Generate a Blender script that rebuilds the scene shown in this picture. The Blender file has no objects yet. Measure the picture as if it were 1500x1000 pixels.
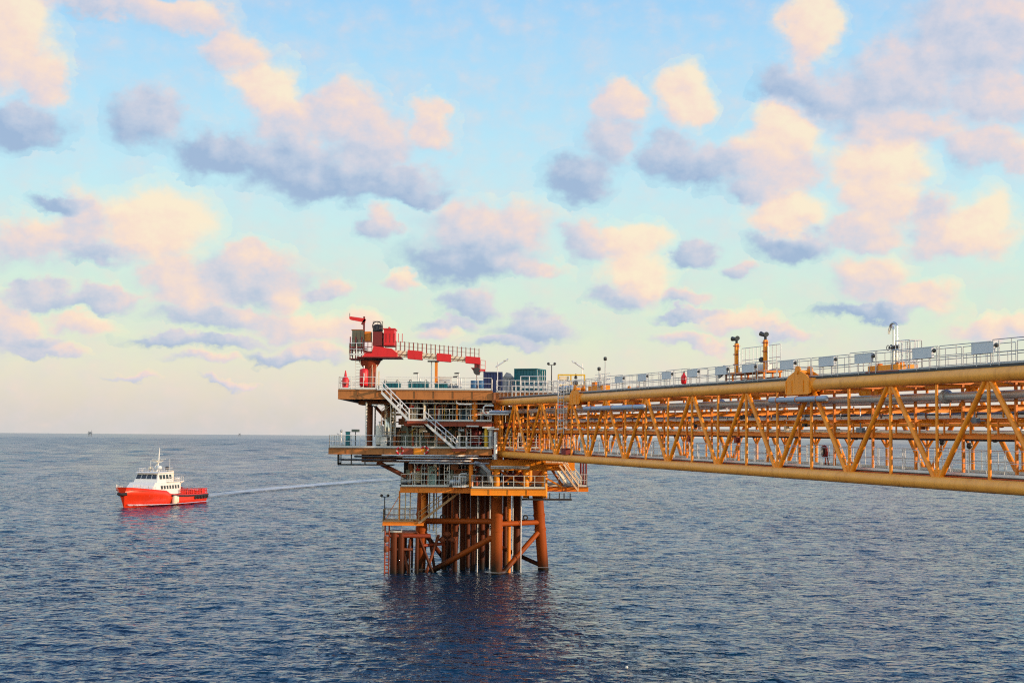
import bpy, math, random
import numpy as np
from mathutils import Vector, Matrix
random.seed(7)
S = bpy.context.scene
COL = S.collection
V = Vector
R = math.radians

# ------------------------------------------------------------------ camera
EYE = V((0, 0, 12.7))
FPX = 2083.3
PITCH, ROLL = math.atan(139 / FPX), R(0.43)
CAMROT = Matrix.Rotation(R(90) + PITCH, 3, 'X') @ Matrix.Rotation(ROLL, 3, 'Z')
cd = bpy.data.cameras.new('camera'); cam = bpy.data.objects.new('camera', cd); COL.objects.link(cam)
cam.matrix_world = Matrix.Translation(EYE) @ CAMROT.to_4x4()
cd.sensor_width = 36; cd.lens = 50; cd.clip_start = 0.5; cd.clip_end = 120000
S.camera = cam

def ray(px, py):
    return CAMROT @ V(((px - 750) / FPX, -(py - 500) / FPX, -1))
def P(px, py, Y):
    """a point of the place, measured off the photograph at distance Y"""
    d = ray(px, py); return EYE + d * (Y / d.y)
def PX(px, Y, py=650): return P(px, py, Y).x
def PZ(py, Y, px=650): return P(px, py, Y).z

# ------------------------------------------------------------------ materials
MATS = {}
def nodes_of(m):
    m.use_nodes = True; nt = m.node_tree
    return nt, nt.nodes, nt.links, nt.nodes['Principled BSDF']
def paint(name, col, rough=0.5, metal=0.0, var=0.22, dirt=(0.10, 0.045, 0.02), amt=0.35, sc=1.3, streak=True, bump=0.0, spec=0.4):
    """weathered paint: patchy tone and rust or grime breaking through in streaks"""
    m = bpy.data.materials.new(name); nt, N, L, b = nodes_of(m)
    tc = N.new('ShaderNodeTexCoord'); mp = N.new('ShaderNodeMapping')
    mp.inputs['Scale'].default_value = (1, 1, 0.35 if streak else 1)
    L.new(tc.outputs['Object'], mp.inputs['Vector'])
    n1 = N.new('ShaderNodeTexNoise'); n1.inputs['Scale'].default_value = sc; n1.inputs['Detail'].default_value = 6
    n2 = N.new('ShaderNodeTexNoise'); n2.inputs['Scale'].default_value = sc * 3.1; n2.inputs['Detail'].default_value = 8; n2.inputs['Roughness'].default_value = 0.65
    L.new(mp.outputs[0], n1.inputs['Vector']); L.new(mp.outputs[0], n2.inputs['Vector'])
    mx = N.new('ShaderNodeMix'); mx.data_type = 'RGBA'
    lo = [c * (1 - var) for c in col]; hi = [min(1, c * (1 + var)) for c in col]
    mx.inputs['A'].default_value = (*lo, 1); mx.inputs['B'].default_value = (*hi, 1)
    L.new(n1.outputs['Fac'], mx.inputs['Factor'])
    mr = N.new('ShaderNodeMapRange'); mr.inputs['From Min'].default_value = 0.53; mr.inputs['From Max'].default_value = 0.72
    mr.inputs['To Max'].default_value = amt
    L.new(n2.outputs['Fac'], mr.inputs['Value'])
    m2 = N.new('ShaderNodeMix'); m2.data_type = 'RGBA'
    L.new(mr.outputs[0], m2.inputs['Factor']); L.new(mx.outputs['Result'], m2.inputs['A']); m2.inputs['B'].default_value = (*dirt, 1)
    L.new(m2.outputs['Result'], b.inputs['Base Color'])
    rr = N.new('ShaderNodeMapRange'); rr.inputs['To Min'].default_value = max(0.05, rough - 0.12); rr.inputs['To Max'].default_value = min(1, rough + 0.15)
    L.new(n2.outputs['Fac'], rr.inputs['Value']); L.new(rr.outputs[0], b.inputs['Roughness'])
    b.inputs['Metallic'].default_value = metal; b.inputs['Specular IOR Level'].default_value = spec
    MATS[name] = m; return m

paint('chordpaint', (0.90, 0.365, 0.06), 0.42, amt=0.4, sc=0.9, dirt=(0.32, 0.10, 0.02))
paint('ochre', (0.90, 0.275, 0.016), 0.42, amt=0.4, dirt=(0.25, 0.08, 0.02))
paint('orange', (0.74, 0.20, 0.008), 0.45, amt=0.3)
paint('orange_bright', (0.90, 0.27, 0.008), 0.45, amt=0.25)  # lighter copy of orange; sunlight on rack and lower deck put into the colour
paint('orange_shaded', (0.40, 0.145, 0.035), 0.5, amt=0.4)  # deck orange browned down, shade of the fascias put into the colour
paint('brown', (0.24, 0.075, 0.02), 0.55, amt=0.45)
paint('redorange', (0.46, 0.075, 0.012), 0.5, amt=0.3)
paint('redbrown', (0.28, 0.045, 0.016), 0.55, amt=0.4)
paint('rust', (0.20, 0.05, 0.02), 0.7, amt=0.5, dirt=(0.06, 0.03, 0.02))
paint('red', (0.62, 0.012, 0.02), 0.4, amt=0.12)
paint('hullred', (0.66, 0.036, 0.008), 0.35, amt=0.12, sc=0.5, dirt=(0.3, 0.03, 0.02))
paint('maroon', (0.16, 0.012, 0.014), 0.5, amt=0.2)
paint('white', (0.66, 0.65, 0.62), 0.45, var=0.06, amt=0.2, dirt=(0.4, 0.3, 0.22))
paint('cream', (0.74, 0.63, 0.47), 0.45, var=0.1, amt=0.3, dirt=(0.3, 0.15, 0.08))
paint('galv', (0.62, 0.63, 0.66), 0.42, metal=0.35, var=0.12, amt=0.2, dirt=(0.3, 0.25, 0.2))
paint('railgrey', (0.36, 0.38, 0.42), 0.45, metal=0.4, var=0.12, amt=0.1)
paint('pipegrey', (0.40, 0.45, 0.52), 0.35, metal=0.25, var=0.1, amt=0.15, dirt=(0.2, 0.17, 0.14))
paint('bluegrey', (0.30, 0.36, 0.48), 0.4, metal=0.1, var=0.1, amt=0.12, dirt=(0.2, 0.2, 0.22))
paint('steel', (0.55, 0.55, 0.56), 0.25, metal=0.85, var=0.12, amt=0.15)
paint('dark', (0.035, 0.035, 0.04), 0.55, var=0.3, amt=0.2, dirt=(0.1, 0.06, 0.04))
paint('rubber', (0.02, 0.02, 0.022), 0.75, var=0.3, amt=0.2, dirt=(0.07, 0.06, 0.05))
paint('deckgrey', (0.13, 0.12, 0.11), 0.7, amt=0.4, streak=False)
paint('greygreen', (0.13, 0.15, 0.125), 0.55, amt=0.3)
paint('teal', (0.0, 0.115, 0.15), 0.42, amt=0.12)
paint('tealgreen', (0.012, 0.19, 0.14), 0.42, amt=0.12)
paint('paleteal', (0.30, 0.47, 0.49), 0.45, amt=0.15)
paint('navy', (0.015, 0.03, 0.12), 0.45, amt=0.15)
paint('blue', (0.02, 0.11, 0.25), 0.45, amt=0.15)
paint('slate', (0.16, 0.20, 0.26), 0.5, amt=0.2)
paint('yellow', (0.70, 0.42, 0.03), 0.45, amt=0.2)
paint('rustcream', (0.42, 0.25, 0.13), 0.55, amt=0.5)
paint('panelgrey', (0.52, 0.56, 0.63), 0.4, var=0.08, amt=0.15, dirt=(0.3, 0.28, 0.26))
paint('glass', (0.012, 0.016, 0.022), 0.08, var=0.1, amt=0.0, spec=0.7)
paint('lamp', (0.05, 0.05, 0.05), 0.3, amt=0.1)

def splash_paint(name, top, mid, weed):
    """jacket steel: orange above, red-brown splash zone, dark weed at the water"""
    m = bpy.data.materials.new(name); nt, N, L, b = nodes_of(m)
    g = N.new('ShaderNodeNewGeometry'); sp = N.new('ShaderNodeSeparateXYZ'); L.new(g.outputs['Position'], sp.inputs[0])
    n = N.new('ShaderNodeTexNoise'); n.inputs['Scale'].default_value = 1.1; n.inputs['Detail'].default_value = 7
    mp = N.new('ShaderNodeMapping'); mp.inputs['Scale'].default_value = (1, 1, .3); L.new(g.outputs['Position'], mp.inputs[0]); L.new(mp.outputs[0], n.inputs['Vector'])
    ad = N.new('ShaderNodeMath'); ad.operation = 'MULTIPLY_ADD'; L.new(n.outputs['Fac'], ad.inputs[0]); ad.inputs[1].default_value = 3.4; L.new(sp.outputs['Z'], ad.inputs[2])
    mr = N.new('ShaderNodeMapRange'); mr.inputs['From Min'].default_value = 1.2; mr.inputs['From Max'].default_value = 10.2; L.new(ad.outputs[0], mr.inputs['Value'])
    cr = N.new('ShaderNodeValToRGB'); e = cr.color_ramp.elements
    e[0].position = 0.06; e[0].color = (*weed, 1); e[1].position = 0.93; e[1].color = (*top, 1)
    for p, c in ((0.16, [x * .55 for x in mid]), (0.3, mid), (0.5, [x * 1.25 for x in mid]), (0.82, mid)):
        q = e.new(p); q.color = (*c, 1)
    L.new(mr.outputs[0], cr.inputs[0]); L.new(cr.outputs[0], b.inputs['Base Color']); b.inputs['Roughness'].default_value = 0.55; b.inputs['Specular IOR Level'].default_value = 0.2
    MATS[name] = m
splash_paint('legpaint', (0.58, 0.20, 0.02), (0.26, 0.052, 0.006), (0.016, 0.009, 0.005))
splash_paint('conductorpaint', (0.16, 0.036, 0.007), (0.09, 0.018, 0.004), (0.010, 0.006, 0.004))

# ------------------------------------------------------------------ mesh builder
class MB:
    def __init__(s): s.v = []; s.f = []; s.sm = []
    def add(s, vs, fs, smooth=False):
        k = len(s.v); s.v += [tuple(p) for p in vs]
        for f in fs: s.f.append(tuple(i + k for i in f)); s.sm.append(smooth)
        return s
    def hexa(s, p):   # 8 points: bottom 4 ccw, top 4 ccw
        return s.add(p, [(3, 2, 1, 0), (4, 5, 6, 7), (0, 1, 5, 4), (1, 2, 6, 5), (2, 3, 7, 6), (3, 0, 4, 7)])
    def box(s, c, d, rz=0):
        c = V(c); x, y, z = (k / 2 for k in d); ca, sa = math.cos(rz), math.sin(rz); ps = []
        for zz in (-z, z):
            for xx, yy in ((-x, -y), (x, -y), (x, y), (-x, y)):
                ps.append(c + V((xx * ca - yy * sa, xx * sa + yy * ca, zz)))
        return s.hexa(ps)
    def span(s, a, b): # box from corner to corner
        a = V(a); b = V(b); return s.box((a + b) / 2, [abs(k) for k in (b - a)])
    def bar(s, p, q, w, h=None):
        p = V(p); q = V(q); h = h or w; d = (q - p)
        if d.length < 1e-6: return s
        d.normalize(); up = V((0, 0, 1)) if abs(d.z) < 0.95 else V((0, 1, 0))
        sd = d.cross(up).normalized(); u = sd.cross(d)
        a = sd * (w / 2); b = u * (h / 2)
        return s.hexa([p - a - b, p + a - b, q + a - b, q - a - b, p - a + b, p + a + b, q + a + b, q - a + b])
    def ibeam(s, p, q, w, h):
        p = V(p); q = V(q); t = h * 0.09
        s.bar(p + V((0, 0, h / 2 - t / 2)), q + V((0, 0, h / 2 - t / 2)), w, t)
        s.bar(p - V((0, 0, h / 2 - t / 2)), q - V((0, 0, h / 2 - t / 2)), w, t)
        return s.bar(p, q, w * 0.22, h - 2 * t)
    def tube(s, p, q, r, n=10, r2=None, cap=True):
        return s.path([p, q], r, n, r2, cap)
    def path(s, pts, r, n=8, r2=None, cap=True):
        pts = [V(p) for p in pts]; m = len(pts); k = len(s.v); ref = None; rings = []
        for i, p in enumerate(pts):
            if i == 0: t = (pts[1] - p).normalized()
            elif i == m - 1: t = (p - pts[-2]).normalized()
            else: t = ((p - pts[i - 1]).normalized() + (pts[i + 1] - p).normalized()).normalized()
            if ref is None:
                ref = V((0, 0, 1)) if abs(t.z) < 0.9 else V((1, 0, 0))
            a = (ref - t * ref.dot(t)).normalized(); b = t.cross(a); ref = a
            rr = r if r2 is None else r + (r2 - r) * i / (m - 1)
            f = 1.0
            if 0 < i < m - 1:
                c = (pts[i + 1] - p).normalized().dot(t); f = 1 / max(0.6, c)
            rings.append([p + (a * math.cos(2 * math.pi * j / n) + b * math.sin(2 * math.pi * j / n)) * rr for j in range(n)])
        vs = [x for rg in rings for x in rg]; fs = []
        for i in range(m - 1):
            for j in range(n):
                jn = (j + 1) % n; fs.append((i * n + j, i * n + jn, (i + 1) * n + jn, (i + 1) * n + j))
        s.add(vs, fs, True)
        if cap:
            s.add(rings[0], [tuple(reversed(range(n)))]); s.add(rings[-1], [tuple(range(n))])
        return s
    def lathe(s, c, prof, n=16, axis='z'):
        c = V(c); vs = []
        for r, z in prof:
            for j in range(n):
                a = 2 * math.pi * j / n; x, y = r * math.cos(a), r * math.sin(a)
                vs.append(c + (V((x, y, z)) if axis == 'z' else V((z, x, y)) if axis == 'x' else V((y, z, x))))
        m = len(prof); fs = []
        for i in range(m - 1):
            for j in range(n):
                jn = (j + 1) % n; fs.append((i * n + j, i * n + jn, (i + 1) * n + jn, (i + 1) * n + j))
        s.add(vs, fs, True)
        s.add(vs[:n], [tuple(reversed(range(n)))]); s.add(vs[-n:], [tuple(range(n))]); return s
    def ball(s, c, r, n=10):
        m = max(5, n // 2 + 1)
        return s.lathe(c, [(max(1e-3, r * math.sin(math.pi * i / m)), -r * math.cos(math.pi * i / m)) for i in range(m + 1)], n)
    def vessel(s, p, q, r, n=16, dome=0.5):
        """cylinder with domed ends between p and q"""
        p = V(p); q = V(q); d = (q - p); L = d.length; d.normalize()
        prof = [(0.02, 0)] + [(r * math.sin(a), r * dome * (1 - math.cos(a))) for a in (0.5, 1.0, 1.57)]
        prof = prof + [(a, L - z) for a, z in reversed(prof)]
        t = V((0, 0, 1)) if abs(d.z) < 0.9 else V((1, 0, 0))
        a = (t - d * t.dot(d)).normalized(); b = d.cross(a); vs = []
        for rr, z in prof:
            for j in range(n):
                g = 2 * math.pi * j / n; vs.append(p + d * z + (a * math.cos(g) + b * math.sin(g)) * rr)
        fs = [(i * n + j, i * n + (j + 1) % n, (i + 1) * n + (j + 1) % n, (i + 1) * n + j) for i in range(len(prof) - 1) for j in range(n)]
        s.add(vs, fs, True); s.add(vs[:n], [tuple(reversed(range(n)))]); s.add(vs[-n:], [tuple(range(n))]); return s
    def torus(s, c, Rr, r, n=20, m=8, axis='y', a0=0, a1=2 * math.pi):
        c = V(c); pts = []
        full = abs(a1 - a0 - 2 * math.pi) < 1e-6
        k = n + 1
        for i in range(k):
            a = a0 + (a1 - a0) * i / n; x, z = Rr * math.cos(a), Rr * math.sin(a)
            pts.append(c + (V((x, 0, z)) if axis == 'y' else V((0, x, z)) if axis == 'x' else V((x, z, 0))))
        return s.path(pts, r, m, cap=not full)
    def prism(s, pts, off):
        """planar polygon extruded by vector off"""
        n = len(pts); a = [V(p) for p in pts]; off = V(off); b = [p + off for p in a]
        return s.add(a + b, [tuple(reversed(range(n))), tuple(range(n, 2 * n))] + [(i, (i + 1) % n, n + (i + 1) % n, n + i) for i in range(n)])
    def rail(s, pts, h=1.1, step=1.5, r=0.03, rails=(1.0, 0.52), toe=True, ends=True):
        pts = [V(p) for p in pts]
        for a, b in zip(pts[:-1], pts[1:]):
            for f in rails: s.tube(a + V((0, 0, h * f)), b + V((0, 0, h * f)), r, 6)
            if toe: s.bar(a + V((0, 0, .075)), b + V((0, 0, .075)), 0.015, 0.14)
            n = max(1, round((b - a).length / step))
            for i in range(n + 1):
                p = a.lerp(b, i / n); s.tube(p, p + V((0, 0, h * rails[0])), r * 1.1, 6)
        return s
    def build(s, name, mat, parent=None, origin=None, mw=None):
        me = bpy.data.meshes.new(name)
        o0 = V((0, 0, 0))
        if parent is not None and mw is None: o0 = V(parent.get('_o', (0, 0, 0)))
        if origin is not None: o0 = V(origin)
        me.from_pydata([(a[0] - o0.x, a[1] - o0.y, a[2] - o0.z) for a in s.v], [], s.f)
        me.polygons.foreach_set('use_smooth', s.sm)
        me.materials.append(MATS[mat] if isinstance(mat, str) else mat); me.update()
        o = bpy.data.objects.new(name, me); COL.objects.link(o)
        if parent is not None:
            o.parent = parent; o['_o'] = tuple(o0)
        elif mw is not None: o.matrix_world = mw
        else:
            o.location = o0; o['_o'] = tuple(o0)
        return o

def tag(o, label=None, cat=None, group=None, kind=None):
    if label: o['label'] = label
    if cat: o['category'] = cat
    if group: o['group'] = group
    if kind: o['kind'] = kind
    return o
def thing(name, label, cat, loc=(0, 0, 0), group=None, mw=None):
    """an Empty at the thing's base; parts are measured in world (or, with mw, in its own frame)"""
    o = bpy.data.objects.new(name, None); COL.objects.link(o); o.empty_display_size = 0.3
    if mw is not None: o.matrix_world = mw; o['_o'] = (0.0, 0.0, 0.0)
    else: o.location = loc; o['_o'] = tuple(float(k) for k in loc)
    return tag(o, label, cat, group)
def copy_tree(o, parent=None):
    c = o.copy(); COL.objects.link(c)
    if parent is not None: c.parent = parent
    for ch in [x for x in S.objects if x.parent == o]: copy_tree(ch, c)
    return c
# ------------------------------------------------------------------ sun and sky
SUN = V((0.93, -0.37, 0.0)).normalized(); SUN_EL = R(13)
sd = V((SUN.x * math.cos(SUN_EL), SUN.y * math.cos(SUN_EL), math.sin(SUN_EL)))
sl = bpy.data.lights.new('sun', 'SUN'); sl.energy = 5.0; sl.angle = R(0.55); sl.color = (1.0, 0.74, 0.48)
so = bpy.data.objects.new('sun', sl); COL.objects.link(so); so.rotation_euler = sd.to_track_quat('Z', 'Y').to_euler()
so.location = (60, -20, 80)

W = bpy.data.worlds.new('World'); S.world = W; W.use_nodes = True
nt = W.node_tree; N = nt.nodes; L = nt.links
bg = N['Background']
def mth(op, a, b=None, c=None, clamp=False):
    n = N.new('ShaderNodeMath'); n.operation = op; n.use_clamp = clamp
    for i, x in enumerate((a, b, c)):
        if x is None: continue
        if isinstance(x, (int, float)): n.inputs[i].default_value = x
        else: L.new(x, n.inputs[i])
    return n.outputs[0]
def vmth(op, a, b=None, c=None):
    n = N.new('ShaderNodeVectorMath'); n.operation = op
    for i, x in enumerate((a, b, c)):
        if x is None: continue
        if isinstance(x, (tuple, list)): n.inputs[i].default_value = x
        else: L.new(x, n.inputs[i])
    return n.outputs['Value'] if op in ('LENGTH', 'DOT_PRODUCT') else n.outputs['Vector']
def cmix(f, a, b):
    n = N.new('ShaderNodeMix'); n.data_type = 'RGBA'
    for k, x in (('Factor', f), ('A', a), ('B', b)):
        if isinstance(x, (int, float)): n.inputs[k].default_value = x
        elif isinstance(x, tuple): n.inputs[k].default_value = (*x, 1)
        else: L.new(x, n.inputs[k])
    return n.outputs['Result']
def srgb(r, g, b):
    return tuple(((c / 255) / 12.92 if c < 10 else (((c / 255) + .055) / 1.055) ** 2.4) for c in (r, g, b))
tc = N.new('ShaderNodeTexCoord'); D = tc.outputs['Generated']
sx = N.new('ShaderNodeSeparateXYZ'); L.new(D, sx.inputs[0])
az = mth('ARCTAN2', sx.outputs['X'], sx.outputs['Y']); el = mth('ARCSINE', sx.outputs['Z'])
cb = N.new('ShaderNodeCombineXYZ'); L.new(az, cb.inputs[0]); L.new(el, cb.inputs[1]); AE = cb.outputs[0]
# clear sky: the physical sky under a warm-to-blue evening gradient
sky = N.new('ShaderNodeTexSky'); sky.sky_type = 'NISHITA'; sky.sun_disc = False
sky.sun_elevation = SUN_EL; sky.sun_rotation = math.atan2(SUN.x, SUN.y); sky.dust_density = 1.6; sky.ozone_density = 1.5
nis = vmth('SCALE', sky.outputs[0]); nis.node.inputs['Scale'].default_value = 0.09
gr = N.new('ShaderNodeValToRGB'); e = gr.color_ramp.elements; gr.color_ramp.interpolation = 'B_SPLINE'
stops = [(-0.02, (210, 212, 214)), (0.006, (216, 210, 201)), (0.026, (236, 223, 203)), (0.05, (240, 236, 207)), (0.08, (222, 243, 214)), (0.125, (212, 243, 234)),
         (0.175, (198, 241, 251)), (0.235, (178, 230, 255)), (0.30, (162, 218, 255)), (0.42, (88, 182, 250)), (0.6, (48, 150, 236)), (1.4, (32, 95, 205))]
for i, (p, c) in enumerate(stops):
    q = e[i] if i < 2 else e.new(0.5)
    q.position = (p + 0.02) / 1.42; q.color = (*srgb(*c), 1)
L.new(mth('DIVIDE', mth('ADD', el, 0.02), 1.42, clamp=True), gr.inputs[0])
clear = cmix(0.06, gr.outputs[0], nis)
# cumulus: lobes by azimuth and elevation, frayed with noise
clouds = [  # px, py, rx, ry, tone  (bearing and height read off the photograph)
 (15,55,70,95,.75),(60,115,45,50,.5),(35,185,75,40,-.9),
 (170,6,130,22,.1),(270,25,80,34,.3),(345,75,60,42,.35),
 (215,172,62,52,-.5),
 (388,135,58,50,.85),(420,180,70,40,.2),(330,228,85,40,-.9),(425,238,95,48,-.7),(505,165,72,58,.15),(545,215,70,62,-.1),(580,272,80,30,-.6),(632,188,42,42,.4),(485,270,110,34,-.95),(610,290,55,18,-.8),
 (232,330,86,66,.95),(125,322,50,55,.1),(45,350,75,40,.25),(95,292,50,16,-.9),(140,365,70,22,-.6),
 (715,335,118,48,.1),(690,378,115,38,-.9),(775,392,65,22,.3),(555,335,36,32,-.2),
 (925,352,62,36,.8),(940,402,60,48,.95),(862,355,42,34,0),
 (275,425,72,38,.6),(372,385,62,34,.3),(415,432,44,30,.7),(440,478,90,26,.5),(330,462,120,20,-.2),(530,482,50,26,.6),
 (118,477,50,22,.55),(12,480,45,50,.2),
 (1000,138,48,54,.9),(908,150,44,36,.35),(890,205,52,48,-.3),(848,262,58,44,-.85),
 (1150,200,62,50,.9),(1085,238,70,38,.1),(1140,250,70,38,.2),(985,225,52,40,-.6),(1030,250,80,36,-.75),(1110,282,60,24,-.3),
 (1185,35,50,75,.85),(1160,130,62,40,-.7),(1250,145,120,46,-.35),(1330,110,90,62,-.15),(1430,50,120,90,-.2),(1320,185,110,36,.15),(1460,140,90,42,.1),
 (1280,240,80,52,.9),(1290,295,66,44,.6),(1265,338,70,28,.3),
 (1150,308,60,42,.95),(1160,360,68,28,-.75),
 (1442,328,52,54,.95),(1385,350,62,34,.5),(1365,312,44,36,0),
 (1275,410,64,48,.35),(1345,440,64,26,.5),(1275,458,90,14,-.9),
 (1440,212,56,42,.05),(1492,232,30,26,.4),
 (1080,474,66,20,.6),(1150,486,50,14,0),(1440,478,56,24,.6),(1490,480,40,20,.5),(785,478,72,26,-.5),(745,502,56,14,-.4),(640,484,40,16,.4),(586,412,34,20,.6),(1020,370,34,22,-.5),(690,440,44,28,-.4),(110,440,90,14,-.5),(60,520,60,10,-.2),(910,430,50,24,-.3),(290,498,110,13,-.5),(430,520,80,12,-.4),(40,505,60,14,-.4),(660,470,60,14,-.4),(1010,462,60,10,-.3),(200,556,40,7,.1),(335,560,40,7,.1),(90,518,50,12,.3),(300,526,55,10,.2),(450,512,60,16,.3),(1010,500,60,14,.2),(1080,395,26,16,-.2),(160,430,50,18,.0),(60,420,40,16,-.2),(1000,440,40,14,-.1),(480,420,36,18,.1),(370,410,110,40,-.3),(250,400,60,40,.3),(60,440,50,20,-.3),
]
nz = N.new('ShaderNodeTexNoise'); nz.inputs['Scale'].default_value = 30; nz.inputs['Detail'].default_value = 8; nz.inputs['Roughness'].default_value = 0.58
mpz = vmth('MULTIPLY', AE, (1.0, 1.25, 1)); L.new(mpz, nz.inputs['Vector'])
wp = vmth('MULTIPLY', vmth('SUBTRACT', nz.outputs['Color'], (0.5, 0.5, 0.5)), (0.046, 0.040, 0))
Q = vmth('ADD', AE, wp)
mx = sm = tn = None; pv = None
for px, py, rx, ry, t in clouds:
    d = ray(px, py).normalized(); a, h = math.atan2(d.x, d.y), math.asin(d.z)
    ix, iy = FPX / (rx * 1.15), FPX / (ry * 1.12)
    p = vmth('MULTIPLY_ADD', Q, (ix, iy, 0), (-a * ix, -h * iy, 0))
    w = mth('SUBTRACT', 1.0, vmth('LENGTH', p), clamp=True); w2 = mth('POWER', w, 1.6)
    mx = w if mx is None else mth('SMOOTH_MAX', mx, w, 0.18)
    sm = w2 if sm is None else mth('ADD', sm, w2)
    tn = mth('MULTIPLY', w2, t) if tn is None else mth('MULTIPLY_ADD', w2, t, tn)
    g = mth('MULTIPLY', vmth('DOT_PRODUCT', p, (0.55, 0.8, 0)), w2)
    pv = g if pv is None else mth('ADD', pv, g)
inv = mth('DIVIDE', 1.0, mth('MAXIMUM', sm, 0.004))
tone = mth('MULTIPLY', tn, inv); side = mth('MULTIPLY', pv, inv)
n3 = N.new('ShaderNodeTexNoise'); n3.inputs['Scale'].default_value = 44; n3.inputs['Detail'].default_value = 8; n3.inputs['Roughness'].default_value = 0.6; L.new(mpz, n3.inputs['Vector'])
n4 = N.new('ShaderNodeTexNoise'); n4.inputs['Scale'].default_value = 44; n4.inputs['Detail'].default_value = 8; n4.inputs['Roughness'].default_value = 0.6
L.new(vmth('ADD', mpz, (0.008, 0.009, 0)), n4.inputs['Vector'])
puff = mth('SUBTRACT', n3.outputs['Fac'], n4.outputs['Fac'])
dens = mth('MULTIPLY_ADD', mth('SUBTRACT', n3.outputs['Fac'], 0.5), 0.44, mx)
def ramp(x, a, b):
    n = N.new('ShaderNodeMapRange'); n.interpolation_type = 'SMOOTHSTEP'; L.new(x, n.inputs['Value'])
    n.inputs['From Min'].default_value = a; n.inputs['From Max'].default_value = b; return n.outputs[0]
alpha = mth('MULTIPLY', ramp(dens, 0.0, 0.50), ramp(mx, 0.0, 0.16))
sh = mth('ADD', mth('MULTIPLY_ADD', side, 0.75, tone), mth('MULTIPLY', puff, 1.5))
cr = N.new('ShaderNodeValToRGB'); e = cr.color_ramp.elements
e[0].position = 0.0; e[0].color = (*srgb(158, 180, 212), 1); e[1].position = 1.0; e[1].color = (*srgb(255, 236, 206), 1)
for p, c in ((0.22, (186, 198, 220)), (0.45, (214, 211, 222)), (0.62, (236, 216, 214)), (0.8, (253, 224, 204))):
    q = e.new(p); q.color = (*srgb(*c), 1)
L.new(mth('MULTIPLY_ADD', sh, 0.43, 0.49, clamp=True), cr.inputs[0])
# wisps all round the sky, thin
n5 = N.new('ShaderNodeTexNoise'); n5.inputs['Scale'].default_value = 9; n5.inputs['Detail'].default_value = 8; L.new(vmth('MULTIPLY', AE, (1, 2.4, 1)), n5.inputs['Vector'])
wisp = mth('MULTIPLY', ramp(n5.outputs['Fac'], 0.52, 0.8), 0.22)
base = cmix(wisp, clear, srgb(222, 222, 228))
front = cmix(mth('MULTIPLY', alpha, 0.9), base, cr.outputs[0])
# warm fill added to the unseen sky behind the viewer, for the truss
sky_fill = ramp(vmth('DOT_PRODUCT', D, (-0.62, -0.74, 0.26)), -0.2, 0.85)
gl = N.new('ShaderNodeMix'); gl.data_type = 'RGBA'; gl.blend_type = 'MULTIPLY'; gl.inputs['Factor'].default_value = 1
L.new(front, gl.inputs['A']); L.new(cmix(sky_fill, (1.0, 1.0, 1.0), (3.0, 2.2, 1.45)), gl.inputs['B'])
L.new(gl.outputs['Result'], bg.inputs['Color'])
bg.inputs['Strength'].default_value = 1.0
W.cycles.sampling_method = 'MANUAL'; W.cycles.sample_map_resolution = 256
S.view_settings.view_transform = 'Standard'; S.view_settings.look = 'None'; S.view_settings.gamma = 1; S.view_settings.use_curve_mapping = False
S.view_settings.exposure = 0
S.render.engine = 'CYCLES'
S.cycles.max_bounces = 5; S.cycles.diffuse_bounces = 2; S.cycles.glossy_bounces = 3; S.cycles.transparent_max_bounces = 6
S.cycles.use_denoising = False; S.cycles.filter_width = 1.15
S.cycles.caustics_reflective = False; S.cycles.caustics_refractive = False

# ------------------------------------------------------------------ sea
rng = np.random.default_rng(5)
NW = 54
lam = np.exp(rng.uniform(np.log(0.5), np.log(9), NW))
dirs = R(97) + rng.normal(0, 0.42, NW); ph = rng.uniform(0, 2 * np.pi, NW)
slope = 0.046 * np.where(lam > 4, 0.4, 1.0) * np.where(lam > 1.8, 0.55, 1.0)
amp = slope * lam / (2 * np.pi)
NF = 60
lamF = np.exp(rng.uniform(np.log(2.0), np.log(160), NF)); dirF = R(97) + rng.normal(0, 0.55, NF); phF = rng.uniform(0, 6.28, NF)
def waves(x, y, sp):
    z = np.zeros_like(x)
    patch = 1 + 0.35 * np.sin(x * .031 + 1.3 * np.sin(y * .017)) * np.sin(y * .023 + 2 + np.sin(x * .021))
    for i in range(NW):
        k = 2 * np.pi / lam[i]
        a = amp[i] * np.clip(lam[i] / (3.0 * sp) - 0.8, 0, 1)
        c = np.sin(k * (x * np.cos(dirs[i]) + y * np.sin(dirs[i])) + ph[i])
        z += a * c * (patch if lam[i] < 6 else 1)
    # farther out the grid carries ever longer swell trains of the same steepness
    fade = np.clip((7000 - np.hypot(x, y)) / 4000, 0, 1)
    for i in range(NF):
        k = 2 * np.pi / lamF[i]; q = lamF[i] / sp
        a = 0.045 * lamF[i] / (2 * np.pi) * np.clip(q / 2 - 1.2, 0, 1) * np.clip((7.5 - q) / 2.5, 0, 1) * fade
        z += a * np.sin(k * (x * np.cos(dirF[i]) + y * np.sin(dirF[i])) + phF[i])
    return z
def geo(a, b, q):
    n = int(math.log(b / a) / math.log(q)); return list(np.geomspace(a, b, n, endpoint=False))
rr = np.array(geo(3, 52, 1.08) + geo(52, 480, 1.0021) + geo(480, 4000, 1.005) + geo(4000, 70000, 1.07) + [70000])
th = np.concatenate([np.linspace(-180, -40, 20, endpoint=False), np.linspace(-40, -24, 60, endpoint=False), np.linspace(-24, 24, 400), np.linspace(24, 40, 61)[1:], np.linspace(40, 180, 21)[1:-1]])
th = np.radians(th)
dth = np.gradient(th); dr = np.gradient(rr)
RR, TT = np.meshgrid(rr, th, indexing='ij')
X = RR * np.sin(TT); Y = RR * np.cos(TT)
SP = np.maximum(np.maximum(dr[:, None], 0), RR * dth[None, :])
Z = waves(X, Y, SP)
nr, nc = RR.shape
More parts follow.
